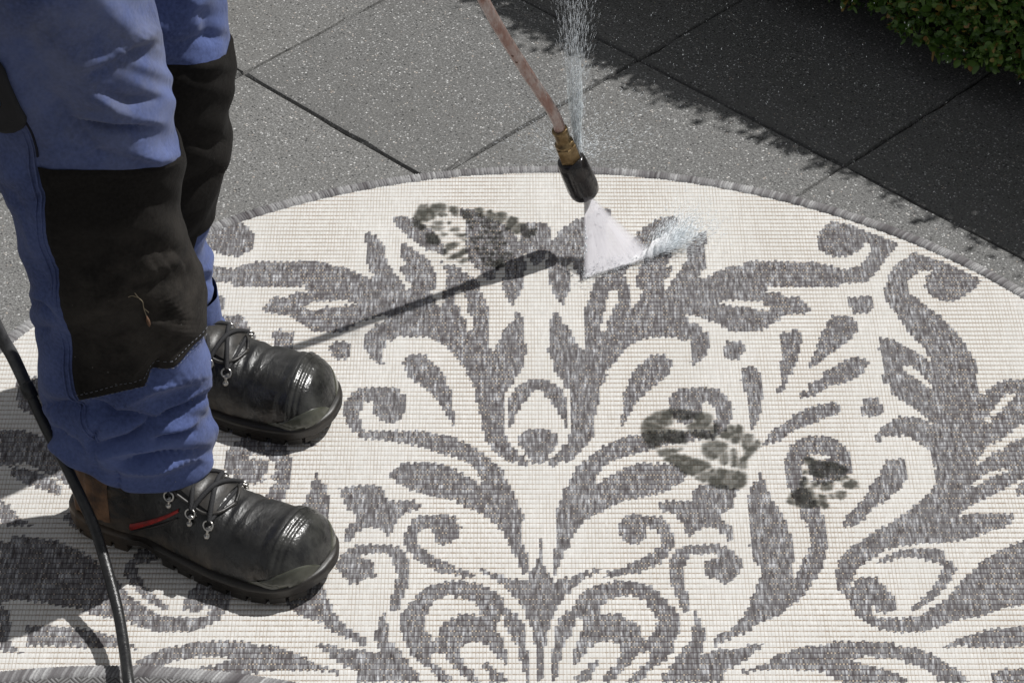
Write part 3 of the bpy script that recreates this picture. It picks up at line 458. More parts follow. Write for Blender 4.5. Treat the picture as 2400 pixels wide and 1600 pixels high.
for i in range(-8, 9):
    for j in range(-8, 9):
        p = e1*(E1O+(i+.5)*E1S)+e2*(E2O+(j+.5)*E2S)
        o = bpy.data.objects.new('paving_slab', rs.choice(SL)); COL.objects.link(o); o.parent = pave
        o.location = (p.x, p.y, rs.uniform(-.0012, .0006)); o.rotation_euler = (rs.uniform(-.0035, .0035), rs.uniform(-.0035, .0035), A1)

# ---------------------------------------------------------------- rug
def polys(s): return [np.array([[float(v)/1e4 for v in w.split(',')] for w in l.split()]) for l in s.strip().split('\n')]
AX = .0315
DP = polys(DARK); LP = polys(LIGHT)
def inside(P, X, Y, out, val):
    x0, y0 = P.min(0); x1, y1 = P.max(0); idx = np.nonzero((X >= x0) & (X <= x1) & (Y >= y0) & (Y <= y1))[0]
    if not len(idx): return
    px = X[idx]; py = Y[idx]; c = np.zeros(len(idx), bool); n = len(P)
    for i in range(n):
        ax, ay = P[i]; bx, by = P[(i+1) % n]
        if ay == by: continue
        k = (ay > py) != (by > py); c ^= k & (px < (bx-ax)*(py-ay)/(by-ay)+ax)
    out[idx[c]] = val
def pattern(X, Y):
    Y0 = -.605; Yr = np.where(Y < Y0, 2*Y0-Y, Y)
    res = np.zeros(len(X), bool)
    for xx in (X, 2*AX-X):
        t = np.zeros(len(X), bool)
        for P in DP: inside(P, xx, Yr, t, True)
        for P in LP: inside(P, xx, Yr, t, False)
        res |= t
    return res
RC = Vector((.0456, -.4323)); RR = .792; CW, RH = .0039, .0083
def build_rug():
    nx = int(2*RR/CW)+2; ny = int(2*RR/RH)+2; x0 = math.floor((RC.x-RR)/CW)*CW; y0 = math.floor((RC.y-RR)/RH)*RH
    ci, ri = np.meshgrid(np.arange(nx), np.arange(ny)); cx = x0+(ci+.5)*CW; cy = y0+(ri+.5)*RH
    VX, VY = 2*nx, 4*ny; I, J = np.meshgrid(np.arange(VX), np.arange(VY))
    X = x0+I*CW/2; Y = y0+J*RH/4; ph = J % 4
    # colour is decided per warp column and quarter pick; every other column keeps its yarn up a little further
    cc, jj = np.meshgrid(np.arange(nx), np.arange(VY)); odd = (cc % 2 == 1)
    sx = x0+(cc+.5)*CW; sy = y0+jj*RH/4-np.where(odd, .0026, 0)+RNG.normal(0, .0007, (1, nx))
    cell = pattern(sx.ravel(), sy.ravel()).reshape(VY, nx).astype(np.float32)
    Z = .0088+np.array([0, .0007, .0009, .0007])[ph]+np.where(I % 2 == 0, -.0002, .0002)+RNG.normal(0, .00008, X.shape)
    Z += .0006*np.sin(X*9+1)*np.sin(Y*7)
    pat = cell[J, np.clip(I//2, 0, nx-1)]
    X = X+RNG.normal(0, .0002, X.shape); Y = Y+.0006*np.sin(X*31)
    F = grid_faces(VX, VY)
    fx = X.ravel()[F].mean(1); fy = Y.ravel()[F].mean(1); keep = (fx-RC.x)**2+(fy-RC.y)**2 < (RR-.0165)**2
    F = F[keep]; used = np.unique(F); mp = np.zeros(X.size, np.int32); mp[used] = np.arange(len(used))
    V = np.stack([X.ravel(), Y.ravel(), Z.ravel()], -1)[used]
    me = fast_mesh('woven_field', V, mp[F]); fattr(me, 'pattern', pat.ravel()[used]); return me
def build_binding(c, R, wd, z0, h, seed, slant=0.0, thread=.0034):
    r = np.random.default_rng(seed); n = int(2*math.pi*R/thread); per = 3; N = n*per; k = np.arange(N); th = 2*math.pi*k/N
    sh = np.repeat(r.random(n), per); lowf = .5+.5*np.sin(th*57+2*np.sin(th*23)); sh = np.clip(.55*sh+.45*lowf*r.random(N)**.3, 0, 1)
    prof = [(1.0, 0), (1.03, .45), (.92, .85), (.7, 1.0), (.35, 1.0), (.08, .8), (0, .35)]
    V = []; A = []
    for q, hh in prof:
        bulge = np.where(k % per == 1, 1.0, .86)
        rad = R-wd+wd*(q*np.ones(N))*(1+.03*(bulge-1)); a = th+slant*(1-q)+r.normal(0, .0002, N)
        V.append(np.stack([c[0]+rad*np.cos(a), c[1]+rad*np.sin(a), z0+h*hh*bulge], -1)); A.append(np.where(k % per == 0, sh*.45, sh))
    me = fast_mesh('binding', np.concatenate(V), grid_faces(N, len(prof), True)[:, ::-1]); fattr(me, 'shade', np.concatenate(A)); return me
rugm = m_rug(); bindm = m_binding()
rug = thing('rug', 'large round cream rug woven with grey baroque scrollwork, spread on the paving', 'rug', (0, 0, 0))
link('woven_field', build_rug(), rugm, rug)
link('binding', build_binding(RC, RR+.001, .0195, .001, .0115, 1), bindm, rug)

# second rug, only its top edge reaches into the view
R2 = Vector((-.4249, -.5749-.785))
def m_herring():
    m = MT('herringbone_weave'); x, y, z = m.xyz()
    a = m.math('MULTIPLY', x, 1/.024); zig = m.math('MULTIPLY', m.math('ABSOLUTE', m.math('SUBTRACT', m.math('FRACT', m.math('ADD', a, 1000)), .5)), 2)
    v = m.math('FRACT', m.math('ADD', m.math('ADD', m.math('MULTIPLY', y, 1/.0062), m.math('MULTIPLY', zig, 2.2)), 1000))
    f = m.math('ABSOLUTE', m.math('SUBTRACT', v, .5))
    c = m.ramp(f, (.0, (.27, .27, .27)), (.3, (.17, .165, .165)), (.45, (.045, .04, .04)))
    c = m.mix(m.ramp(m.noise(120, 3), (.4, 0.), (.65, .55)), c, (.10, .095, .09)); m.set(Base_Color=c, Roughness=.9, Normal=m.bump(m.math('SUBTRACT', .5, f), .8, .003)); return m.m
rug2 = thing('rug', 'grey herringbone rug overlapping the near left edge of the cream rug', 'rug', (0, 0, 0))
n = 220; V = [(R2.x, R2.y, .0185)]+[(R2.x+.776*math.cos(2*math.pi*k/n), R2.y+.776*math.sin(2*math.pi*k/n), .0185) for k in range(n)]
link('woven_field', mesh('woven_field', V, [(0, 1+k, 1+(k+1) % n) for k in range(n)], False), m_herring(), rug2)
link('binding', build_binding(R2, .785, .021, .0115, .0095, 4, slant=.011, thread=.0042), bindm, rug2)

# muddy boot prints
def mudprint(src, z, mat):
    """thin film of mud lying on the weave; its coverage fades at the edge of every lug mark"""
    PP = polys(src); A = np.concatenate(PP); x0, y0 = A.min(0)-.006; x1, y1 = A.max(0)+.006; st = .0009
    nx, ny = int((x1-x0)/st), int((y1-y0)/st); X, Y = np.meshgrid(x0+np.arange(nx)*st, y0+np.arange(ny)*st)
    c = np.zeros(nx*ny, bool)
    wx = X+.0012*np.sin(Y*900+X*300); wy = Y+.0012*np.sin(X*800-Y*260)
    for P in PP: inside(P, wx.ravel(), wy.ravel(), c, True)
    m = c.reshape(ny, nx).astype(float); r = np.random.default_rng(len(src)); blob = r.random((ny//7+3, nx//7+3))
    bl = np.kron(blob, np.ones((7, 7)))[:ny, :nx]
    def blur(a, n):
        for _ in range(n):
            a = (np.roll(a, 1, 0)+np.roll(a, -1, 0)+2*a)/4; a = (np.roll(a, 1, 1)+np.roll(a, -1, 1)+2*a)/4
        return a
    bl = blur(bl, 8); m = np.maximum(blur(m, 2)*(.70+.30*np.clip((bl-.42)*6, 0, 1)), .62*np.clip(blur(m, 12)*1.9-.2, 0, 1))
    F = grid_faces(nx, ny); keep = m.ravel()[F].max(1) > .02; F = F[keep]; used = np.unique(F); mp = np.zeros(nx*ny, np.int32); mp[used] = np.arange(len(used))
    V = np.stack([X, Y, np.full_like(X, z)], -1).reshape(-1, 3)[used]; me = fast_mesh('muddy_boot_print', V, mp[F]); fattr(me, 'cover', m.ravel()[used]); return me
link('muddy_boot_print', mudprint(PRINT_A,   .0106, None), m_mud(1), label='long muddy boot print near the far edge of the rug, left of the spray', cat='boot print', group='muddy boot prints on the rug')
link('muddy_boot_print', mudprint(PRINT_B,   .0106, None), m_mud(5), label='broadest muddy boot print, right of the rug centre, with splayed lug marks', cat='boot print', group='muddy boot prints on the rug')
link('muddy_boot_print', mudprint(PRINT_C,   .0106, None), m_mud(9), label='smallest muddy boot print, a broken heel mark at the right side of the rug', cat='boot print', group='muddy boot prints on the rug')

# ---------------------------------------------------------------- worker
person = thing('person', 'worker on the rug in blue trousers with black knee patches and black lace-up boots', 'person', (-.42, -.21, 0))
PO = Vector(person.location)
def plink(name, me, mats, parent=None, **kw):
    o = link(name, me, mats, parent or person, **kw)
    return o
TAN = math.tan(PITCH)
class Leg:
    def __init__(s, rows, Y, folds, depth=.87, seed=0, lean=0.0):
        s.Y = Y; A = np.array(rows); s.z = A[:, 0]; s.c = A[:, 1]; s.r = A[:, 2]; s.folds = []
        for P, a, w in folds:
            D = []
            for i in range(len(P)-1):
                for k in range(6): t = k/6; D.append((P[i][0]*(1-t)+P[i+1][0]*t, P[i][1]*(1-t)+P[i+1][1]*t))
            D.append(P[-1]); s.folds.append((np.array(D), a, w))
        s.depth = depth; s.seed = seed
    def cx(s, z): return np.interp(z, s.z, s.c)
    def rx(s, z): return np.interp(z, s.z, s.r)
    def base(s, th, z):
        rx = s.rx(z); c = np.cos(th); n = np.sin(th); p = .92
        return s.cx(z)+rx*np.sign(c)*np.abs(c)**p, s.Y+rx*s.depth*np.sign(n)*np.abs(n)**p
    def surf(s, th, z, off=0.0):
        th = np.asarray(th, float); z = np.asarray(z, float); x, y = s.base(th, z); d = np.zeros(x.shape)
        X = x; Vv = z+(y-s.Y)*TAN; near = np.clip(-np.sin(th)*3+.6, 0, 1)
        for P, a, w in s.folds:
            # tangent-wise distance with taper at both ends
            dist = np.full(x.shape, 1e9); par = np.zeros(x.shape); n = len(P)
            for i in range(n):
                q = np.hypot(X-P[i, 0], Vv-P[i, 1]); k = q < dist; dist = np.where(k, q, dist); par = np.where(k, i/(n-1), par)
            tap = .35+.65*np.sin(np.pi*np.clip(par, .02, .98))
            d += near*a*np.where(Vv < .22, 2.1, 1.55)*tap*np.exp(-(dist/w)**1.4)
        # broad, low, slanting drape noise
        f = .0028*np.sin(z*34+th*2.1+s.seed)*np.sin(z*13+th+s.seed*2)+.002*np.sin(z*71+2.6*np.sin(th*2+s.seed)+s.seed)
        low = np.clip((.30-z)/.15, 0, 1); f += low*(.0028*np.sin(z*120+3*np.sin(th+s.seed)+1.5*np.sin(th*3))+.002*np.sin(z*63-2*th))
        wr = np.sin(X*61+3*np.sin(Vv*23+s.seed)+s.seed)*np.sin(Vv*88+2.2*np.sin(X*37+s.seed)); d = d+f+off+.0011*wr+.0012*np.sin(Vv*150+4*np.sin(X*33)+2*np.sin(Vv*41))*np.clip(np.sin(X*29+Vv*17+s.seed), 0, 1)
        return np.stack([x+d*np.cos(th), y+d*np.sin(th), z+0*x], -1)
    def inv(s, X, Vv):
        z = Vv
        for _ in range(14):
            u = np.clip((X-s.cx(z))/s.rx(z), -1, 1); th = -np.arccos(np.sign(u)*np.abs(u)**(1/.92)); z = Vv+s.rx(z)*s.depth*np.abs(np.sin(th))**.92*TAN
        return float(th), float(z)
def leg_mesh(L, z0, z1, nu=220, nv=420):
    th = np.linspace(0, 2*np.pi, nu, endpoint=False); z = np.linspace(z0, z1, nv); TH, Z = np.meshgrid(th, z)
    P = L.surf(TH.ravel(), Z.ravel()).reshape(nv, nu, 3)
    # rolled hem: turn the bottom inward
    inner = []
    for k, (dz, off) in enumerate(((-.0015, -.0012), (.001, -.004), (.02, -.005), (.06, -.008))):
        inner.append(L.surf(th, np.full(nu, z0), off)+np.array([0, 0, dz]))
    P = np.concatenate([np.array(inner[::-1]), P]); return P.reshape(-1, 3), grid_faces(nu, P.shape[0], True)
NL = Leg(NEAR_LEG, -.345, NEAR_FOLDS, .86, 1.3); FL = Leg(FAR_LEG, -.085, FAR_FOLDS, .86, 4.1)
blue = m_cloth('blue_work_cloth', (.030, .044, .120), (.100, .138, .315), (.31, .31, .31), 1.0, .24, (-.375, -.42, .70), .22)
v1, f1 = leg_mesh(NL, .1128, .93); v2, f2 = leg_mesh(FL, .0837, .93, 160, 300)
# hips joining both legs
nu = 96; hz = np.linspace(.84, 1.06, 24); th = np.linspace(0, 2*np.pi, nu, endpoint=False); HP = []
for z in hz:
    q = (z-.84)/.22; a = .112+.02*math.sin(q*3); b = .19-.02*q; n_ = np.sin(th); c_ = np.cos(th)
    HP.append(np.stack([-.425+a*np.sign(c_)*abs(c_)**.8, -.215+b*np.sign(n_)*abs(n_)**.7, np.full(nu, z)], -1))
v3 = np.concatenate(HP); f3 = grid_faces(nu, len(hz), True)
Vt = np.concatenate([v1, v2, v3])-np.array(PO); Ft = np.concatenate([f1, f2+len(v1), f3+len(v1)+len(v2)])
trous_me = fast_mesh('trousers', Vt, Ft)
trousers = plink('trousers', trous_me, blue)
# body inside the clothes: one continuous mesh
bm = bmesh.new()
pts = [(-.425, -.215, 1.0), (-.425, -.10, .9), (-.415, -.09, .5), (-.425, -.085, .1), (-.44, -.335, .9), (-.43, -.345, .5), (-.405, -.345, .1)]
vv = [bm.verts.new(Vector(p)-PO) for p in pts]
for a, b in ((0, 1), (1, 2), (2, 3), (0, 4), (4, 5), (5, 6)): bm.edges.new((vv[a], vv[b]))
bme = bpy.data.meshes.new('body'); bm.to_mesh(bme); bm.free()
body = plink('body', bme, m_simple('skin', (.45, .27, .2), .6))
sk = body.modifiers.new('skin', 'SKIN'); ly = bme.skin_vertices[0].data
for i, r in enumerate((.05, .045, .04, .03, .045, .04, .03)): ly[i].radius = (r, r)
ly[0].use_root = True

def interp_curve(P, n):
    P = np.array(P); d = np.r_[0, np.cumsum(np.hypot(*np.diff(P, axis=0).T))]; t = np.linspace(0, d[-1], n)
    return np.stack([np.interp(t, d, P[:, 0]), np.interp(t, d, P[:, 1])], -1)
def patch(L, top, left, bottom, th_far, nu=150, nv=190, off=.0032):
    """cloth patch wrapped round the shin front: rows between top and bottom seam, from the side seam round to the inner side"""
    T = np.array([L.inv(*p) for p in interp_curve(top, 30)]); B = np.array([L.inv(*p) for p in interp_curve(bottom, 30)])
    if left: Lf = np.array([L.inv(*p) for p in interp_curve(left, 40)])
    s = np.linspace(0, 1, nu); t = np.linspace(0, 1, nv)
    zt_l, zb_l = T[0, 1], B[0, 1]
    out = []
    order = lambda A: A[np.argsort(A[:, 0])]
    To, Bo = order(T), order(B)
    def zt(th): return np.interp(th, To[:, 0], To[:, 1])
    def zb(th): return np.interp(th, Bo[:, 0], Bo[:, 1])
    for tt in t:
        z_mid = zt_l*(1-tt)+zb_l*tt
        thl = np.interp(z_mid, *(Lf[np.argsort(Lf[:, 1])][:, ::-1].T)) if left else T[0, 0]*(1-tt)+B[0, 0]*tt
        th = thl+(th_far-thl)*s; z = zt(th)*(1-tt)+zb(th)*tt; e = np.minimum(1, np.minimum(np.minimum(s, 1-s)*nu/3, min(tt, 1-tt)*nv/3))
        out.append(L.surf(th, z, off*(.25+.75*e)))
    return np.concatenate(out), grid_faces(nu, nv)
padm = m_cloth('black_patch_cloth', (.006, .0055, .0052), (.017, .0152, .0138), (.30, .265, .23), 1.6, .13, (-.375, -.415, .37), .13)
padm.node_tree.nodes['Principled BSDF'].inputs['Sheen Weight'].default_value = .02; padm.node_tree.nodes['Principled BSDF'].inputs['Specular IOR Level'].default_value = .1
v, f = patch(NL, PAD_TOP, PAD_LEFT, PAD_BOTTOM, 1.7); pad1 = plink('knee_patch', fast_mesh('knee_patch', v-np.array(PO), f), padm, trousers)
v, f = patch(FL, FPAD_TOP, None, FPAD_BOTTOM, 1.7, 110, 130); pad2 = plink('knee_patch', fast_mesh('knee_patch', v-np.array(PO), f), padm, trousers)
def seam_tube(L, P, off, rad, n=80, th_only=None):
    pts = []
    for p in interp_curve(P, n):
        th, z = L.inv(*p); pts.append(L.surf(np.array([th]), np.array([z]), off)[0]-np.array(PO))
    return tube(pts, rad, 6, sub=2)
threadm = m_simple('grey_thread', (.16, .17, .20), .8); seamm = m_simple('dark_seam', (.008, .009, .018), .9)
v, f = seam_tube(NL, SEAM, .001, .0014); plink('side_seam', mesh('side_seam', v, f), seamm, trousers)
bluem2 = blue
for k, dx in enumerate((-.0045, -.0105)):
    P = [(x+dx, z+.001*k) for x, z in list(SEAM)+list(PAD_LEFT)[1:]+[(PAD_LEFT[-1][0]+.02, PAD_LEFT[-1][1]-.06)]]
    v, f = seam_tube(NL, P, .0004, .0011, 140); plink('felled_seam', mesh('felled_seam', v, f), bluem2, trousers)
def stitches(L, P, off, step=.0052, ln=.0033, rad=.00042):
    P = np.array(P); tot = float(np.hypot(*np.diff(P, axis=0).T).sum()); n = int(tot/step); C = interp_curve(P, n*4)
    parts = []
    for i in range(0, n*4-3, 4):
        a = L.inv(*C[i]); b = L.inv(*C[i+2]); A = L.surf(np.array([a[0], b[0]]), np.array([a[1], b[1]]), off)-np.array(PO)
        parts.append(tube([A[0], A[1]], rad, 5, sub=1))
    return merge(*parts)
up = [(x, z+.011) for x, z in PAD_BOTTOM]
edge = [(x+.0005, z+.0022) for x, z in PAD_BOTTOM]; topst = [(x, z-.008) for x, z in PAD_TOP]
v, f = merge(stitches(NL, up, .0038, rad=.00034), stitches(NL, edge, .0036, rad=.00034)); plink('stitching', mesh('stitching', v, f), threadm, trousers, kind='stuff')
# tool pocket at the thigh, a black rounded tab hanging over the seam
def pocket():
    V = []; pts = []
    import itertools
    W = [(-30, 150), (10, 200), (28, 250), (40, 300), (38, 322), (20, 331), (-5, 330), (-60, 330), (-80, 150)]
    return None
# pocket corner positions on the leg surface (side of thigh)
PKT = [(-.508, .640), (-.489, .608), (-.4795, .575), (-.474, .553), (-.478, .542), (-.488, .5375), (-.498, .538), (-.512, .545), (-.512, .62)]
parts = []
V = []; F = []
ring = interp_curve(PKT+[PKT[0]], 60)[:-1]; cen = ring.mean(0)
for k, (s_, off) in enumerate(((1, .002), (1, .006), (.92, .0085), (.6, .0095), (.25, .0095))):
    for p in ring:
        q = cen+(p-cen)*s_; th_, z_ = NL.inv(*q); V.append(NL.surf(np.array([th_]), np.array([z_]), off)[0]-np.array(PO))
F = [tuple(r) for r in grid_faces(60, 5, True)]+[tuple(range(240, 300))]
plink('thigh_pocket_tab', mesh('thigh_pocket_tab', V, F), m_simple('black_webbing', (.012, .012, .014), .7, bump=(300, .4, .001)), trousers)

# ---- boots
def boot(origin, direc, yaw_sign, near):
    """local frame: x heel->toe, y across (+ = far side), z up"""
    ex = Vector((direc[0], direc[1], 0)).normalized(); ey = Vector((-ex.y, ex.x, 0)); L = .307
    M = Matrix(((ex.x, ey.x, 0, origin[0]-PO.x), (ex.y, ey.y, 0, origin[1]-PO.y), (0, 0, 1, 0.0102-PO.z), (0, 0, 0, 1)))
    root = bpy.data.objects.new('boot', None); COL.objects.link(root); root.parent = person; root.matrix_local = M; root.empty_display_size = .03
    TH = [(0, .070), (.02, .115), (.06, .150), (.14, .160), (.28, .156), (.36, .138), (.42, .120), (.50, .103), (.58, .091), (.66, .081), (.74, .0765), (.82, .0745)]
    TW = [(0, .006), (.006, .016), (.015, .022), (.03, .028), (.05, .033), (.12, .038), (.22, .038), (.34, .038), (.45, .042), (.55, .048), (.65, .053), (.74, .055), (.80, .0545), (.84, .0535)]
    TC = [(0, 0), (.3, 0), (.6, .002), (.8, .004), (1, .010)]
    yn = 1 if near else -1    # inner side
    U_ = lambda t: np.clip((np.asarray(t, float)-.82)/.18, 0, 1)
    H = lambda t: np.where(np.asarray(t) > .82, .024+.0505*(1-U_(t)**2.3)**.55, np.interp(t, *zip(*TH))); Wd = lambda t: np.where(np.asarray(t) > .84, .004+.0495*(1-np.clip((np.asarray(t)-.84)/.16, 0, 1)**2.2)**.5, np.interp(t, *zip(*TW))); Ct = lambda t: yn*np.interp(t, *zip(*TC))
    pz = lambda t: np.interp(t, (.3, .5, .8), (.62, .88, .80))
    def PZ(t, z, side):
        q = min(1, max(0, (z-.022)/(float(H(t))-.022)))**(1/float(pz(t))); a = math.asin(q); return a if side > 0 else math.pi-a
    def S_(t, phi, off=0.0):
        """phi 0 = near-ground on +y side, pi/2 = top ridge, pi = -y side"""
        t = np.asarray(t, float); phi = np.asarray(phi, float); h = H(t); w_ = Wd(t); c = np.cos(phi); s = np.sin(phi); z0 = .022
        p = pz(t); zz = z0+(h-z0)*np.abs(s)**p
        tall = np.clip((h-.10)/.07, 0, 1); tap = 1-.12*tall*np.abs(s)**2
        yy = np.sign(c)*np.abs(c)**np.interp(t, (.3, .5, .8), (.62, .92, .85))*w_*tap
        x = t*L
        # collar leans slightly forward, creases behind the toe cap
        x = x+.012*tall*np.clip(zz-.08, 0, 1)/.1
        cr = -.0022*np.exp(-((t-.70-.02*c)/.012)**2)*s-.0018*np.exp(-((t-.655+.03*c)/.010)**2)*s+.0015*np.exp(-((t-.68)/.012)**2)*s
        cap = .0028*(1/(1+np.exp(-(t-.838+.02*c*c)/.004)))*np.clip((1-t)*14, 0, 1)
        d = off+cr+cap*(s > .1)
        n2 = np.stack([np.where(t > .9, (t-.9)*6, 0)*np.abs(c*0+1)*.6, c, s], -1); n2 = n2/np.linalg.norm(n2, axis=-1, keepdims=True)
        return np.stack([x, yy+Ct(t), zz], -1)+n2*d[..., None]
    nt_, nphi = 150, 72
    tt = .5-.5*np.cos(np.linspace(0, 1, nt_)*np.pi); ph = np.linspace(0, np.pi, nphi); PH, TT = np.meshgrid(ph, tt)
    P = S_(TT, PH).reshape(-1, 3)
    # small wobble so the leather is not perfectly smooth
    for i in range(0, len(P)):
        p_ = Vector(P[i]); nn = noise.noise(p_*38+Vector((origin[0]*9, 0, 0))); P[i, 1] += .0016*nn*math.copysign(1, P[i, 1]); P[i, 2] += .0014*nn*(P[i, 2] > .03)
    F = grid_faces(nphi, nt_)[:, ::-1]
    link('upper', fast_mesh('upper', P, F), leather, root)
    # toe cap rubber with three grooves
    t2 = np.linspace(.862, .998, 50); ph2 = np.linspace(.02, np.pi-.02, 60); P2, T2 = np.meshgrid(ph2, t2)
    gro = .0022-.0010*np.exp(-((T2-.885)/.006)**2)-.0010*np.exp(-((T2-.905)/.006)**2)-.0016*np.exp(-((T2-.862)/.005)**2)
    link('toe_cap', fast_mesh('toe_cap', S_(T2, P2, gro).reshape(-1, 3), grid_faces(60, 50)[:, ::-1]), capm, root)
    # sole: outline offset outwards
    def outline(t, side, off): return (t*L+off*max(0, (t-.86)/.14)**3-off*max(0, 1-t/.03), float(Ct(t))+side*(float(Wd(t))+off*(1-.7*max(0, (t-.97)/.03))))
    ts = 1-(1-np.linspace(0, 1, 70)**.8)**1.6; ts = .5-.5*np.cos(np.linspace(0, 1, 100)*np.pi)
    def ring(off, z, zt=lambda t: 0.0):
        R = [(*outline(t, 1, off), z+zt(t)) for t in ts]+[(*outline(t, -1, off), z+zt(t)) for t in ts[::-1]]
        return R
    spring = lambda t: .010*max(0, (t-.78)/.22)**1.6
    arch = lambda t: .008*math.exp(-((t-.34)/.07)**2)
    prof = [(-.004, .006, 0), (.0035, .006, 0), (.0065, .010, 0), (.006, .0155, 0), (.0072, .0175, 0), (.0065, .021, 0), (.003, .0235, 0), (-.004, .0235, 0)]
    V = []
    for off, z, _ in prof: V += ring(off, z, lambda t: spring(t)+(arch(t)*1.0 if z < .02 else arch(t)*.3)+(.006*math.exp(-(t/.12)**2) if z > .02 else 0))
    m_ = len(ts)*2; Fs = [tuple(q) for q in grid_faces(m_, len(prof), True)]+[tuple(range(m_))[::-1]]
    link('sole', mesh('sole', V, Fs), solem, root)
    # tread lugs round the edge
    def block(t0, t1, side):
        V = []; Fs = []; o = 0; a = outline(t0, side, .0045); b = outline(t1, side, .0045); ia = outline(t0, side, -.02); ib = outline(t1, side, -.02)
        for z in (-.0002, .010):
            for q, tq in ((a, t0), (b, t1), (ib, t1), (ia, t0)): V.append((q[0], q[1], z+spring(tq)*1.0))
        for q in ((0, 1, 2, 3), (7, 6, 5, 4), (0, 4, 5, 1), (1, 5, 6, 2), (2, 6, 7, 3), (3, 7, 4, 0)): Fs.append(tuple(o+i for i in q))
        link('lug', mesh('lug', V, Fs, False), solem, root)
    for side in (1, -1):
        for t0, t1 in ((.01, .06), (.075, .13), (.145, .20), (.215, .27), (.42, .47), (.49, .545), (.565, .625), (.645, .705), (.725, .785), (.805, .86), (.875, .925), (.935, .975)): block(t0, t1, side)
    # translucent toe bumper, hugging the welt at the toe
    parts = []
    for side in (0, 1):
        V = []; tb = .79+.2095*np.sin(np.linspace(0, 1, 40)*np.pi/2); nb = 12
        for t in tb:
            u = (t-.79)/.21; pm = .05+.95*u**1.8; phs = np.linspace(0, pm, nb); phs = phs if side == 0 else np.pi-phs
            o_ = .0036*np.minimum(1, u*2.2)*np.r_[np.linspace(1.5, 1, nb-2), .9, .25]
            V += [tuple(p) for p in S_(np.full(nb, t), phs, o_)]
        q = grid_faces(nb, 40); parts.append((V, [tuple(r) for r in (q[:, ::-1] if side == 0 else q)]))
    v, f = merge(*parts); link('toe_bumper', mesh('toe_bumper', v, f), bumpm, root)
    # tongue, padded
    tg = np.linspace(.36, .62, 24); tp = np.linspace(np.pi/2-.5, np.pi/2+.5, 16); Pp, Tg = np.meshgrid(tp, tg)
    o_ = .0035+.0028*np.sin((Tg-.36)*62)*np.cos((Pp-np.pi/2)*2.5)
    link('tongue', fast_mesh('tongue', S_(Tg, Pp, o_).reshape(-1, 3), grid_faces(16, 24)[:, ::-1]), leather2, root)
    # facing edge (quarter) around the lacing
    for side in (1, -1):
        pts = [S_(np.array([t]), np.array([PZ(t, z, side)]), .002)[0] for t, z in ((.34, .120), (.40, .108), (.46, .0965), (.52, .0875), (.58, .081), (.63, .081), (.655, .0832))]
        v, f = tube(pts, .0022, 8, sub=5); link('facing_edge', mesh('facing_edge', v, f), leather2, root)
    # eyelets and laces
    rows_ = [(.36, .106), (.45, .092), (.54, .079), (.615, .072)]
    ey_ = {}
    for i, (t, a) in enumerate(rows_):
        for side in (1, -1):
            ph_ = PZ(t, a, side); c = Vector(S_(np.array([t]), np.array([ph_]), .002)[0]); c2 = Vector(S_(np.array([t]), np.array([PZ(t, a-.009, side)]), .002)[0])
            nrm = Vector((0, math.cos(ph_), math.sin(ph_))); up_ = (c-c2).normalized(); sd = Vector((1, 0, 0))
            ringp = []
            for k in range(13):
                q = 2*math.pi*k/12; ringp.append(c+nrm*.0035+(up_*math.cos(q)*.0052+sd*math.sin(q)*.0058))
            parts = [tube(ringp, .00105, 7, False, 3)]
            base = [c-up_*.003+nrm*.0015+sd*.005, c-up_*.003+nrm*.0015-sd*.005]; parts.append(tube(base, .0016, 8, sub=1))
            parts.append(lathe(c2-nrm*.001, c2+nrm*.0012, [(0, .0034), (.8, .0034), (1, .0026)], 14)); parts.append(tube([c2+nrm*.0008, c+nrm*.001], .0018, 6, sub=1)); parts.append(lathe(c2-up_*.001, c2-up_*.001+nrm*.0032, [(0, .0024), (.6, .0024), (1, .0012)], 12))
            v, f = merge(*parts); link('lace_ring', mesh('lace_ring', v, f), steel, root); ey_[(i, side)] = c+nrm*.003+up_*.003
    for i in range(3):
        for side in (1, -1):
            a = ey_[(i+1, side)]; b = ey_[(i, -side)]; mid = (a+b)/2+Vector((0, 0, .009+.003*(side > 0)+.003*i))
            # drop the crossing onto the tongue surface
            v, f = tube([a, a.lerp(mid, .5)+Vector((0, 0, .0035)), mid, b.lerp(mid, .5)+Vector((0, 0, .0035)), b], .0029, 8, sub=6)
            link('lace', mesh('lace', v, f), lacem, root)
    a = ey_[(3, 1)]; b = ey_[(3, -1)]; v, f = tube([a, (a+b)/2+Vector((.004, 0, .006)), b], .0023, 8); link('lace', mesh('lace', v, f), lacem, root)
    # bow loops at the top
    c = (ey_[(0, 1)]+ey_[(0, -1)])/2+Vector((.010, 0, .010))
    v, f = merge(tube([c, c+Vector((.012, .012, .006)), c+Vector((.022, .020, -.004)), c+Vector((.014, .010, -.006)), c], .002, 7), tube([c, c+Vector((.010, -.012, .002)), c+Vector((.020, -.022, -.014))], .002, 7), lathe(c-Vector((0, .005, 0)), c+Vector((0, .005, 0)), [(0, .001), (.3, .004), (.7, .004), (1, .001)], 10))
    link('lace_bow', mesh('lace_bow', v, f), lacem, root)
    # side seam and heel counter
    sy = -1
    pts = [S_(np.array([t]), np.array([PZ(t, z, -1)]), .0012)[0] for t, z in ((.20, .034), (.27, .044), (.34, .060), (.40, .074), (.45, .084))]
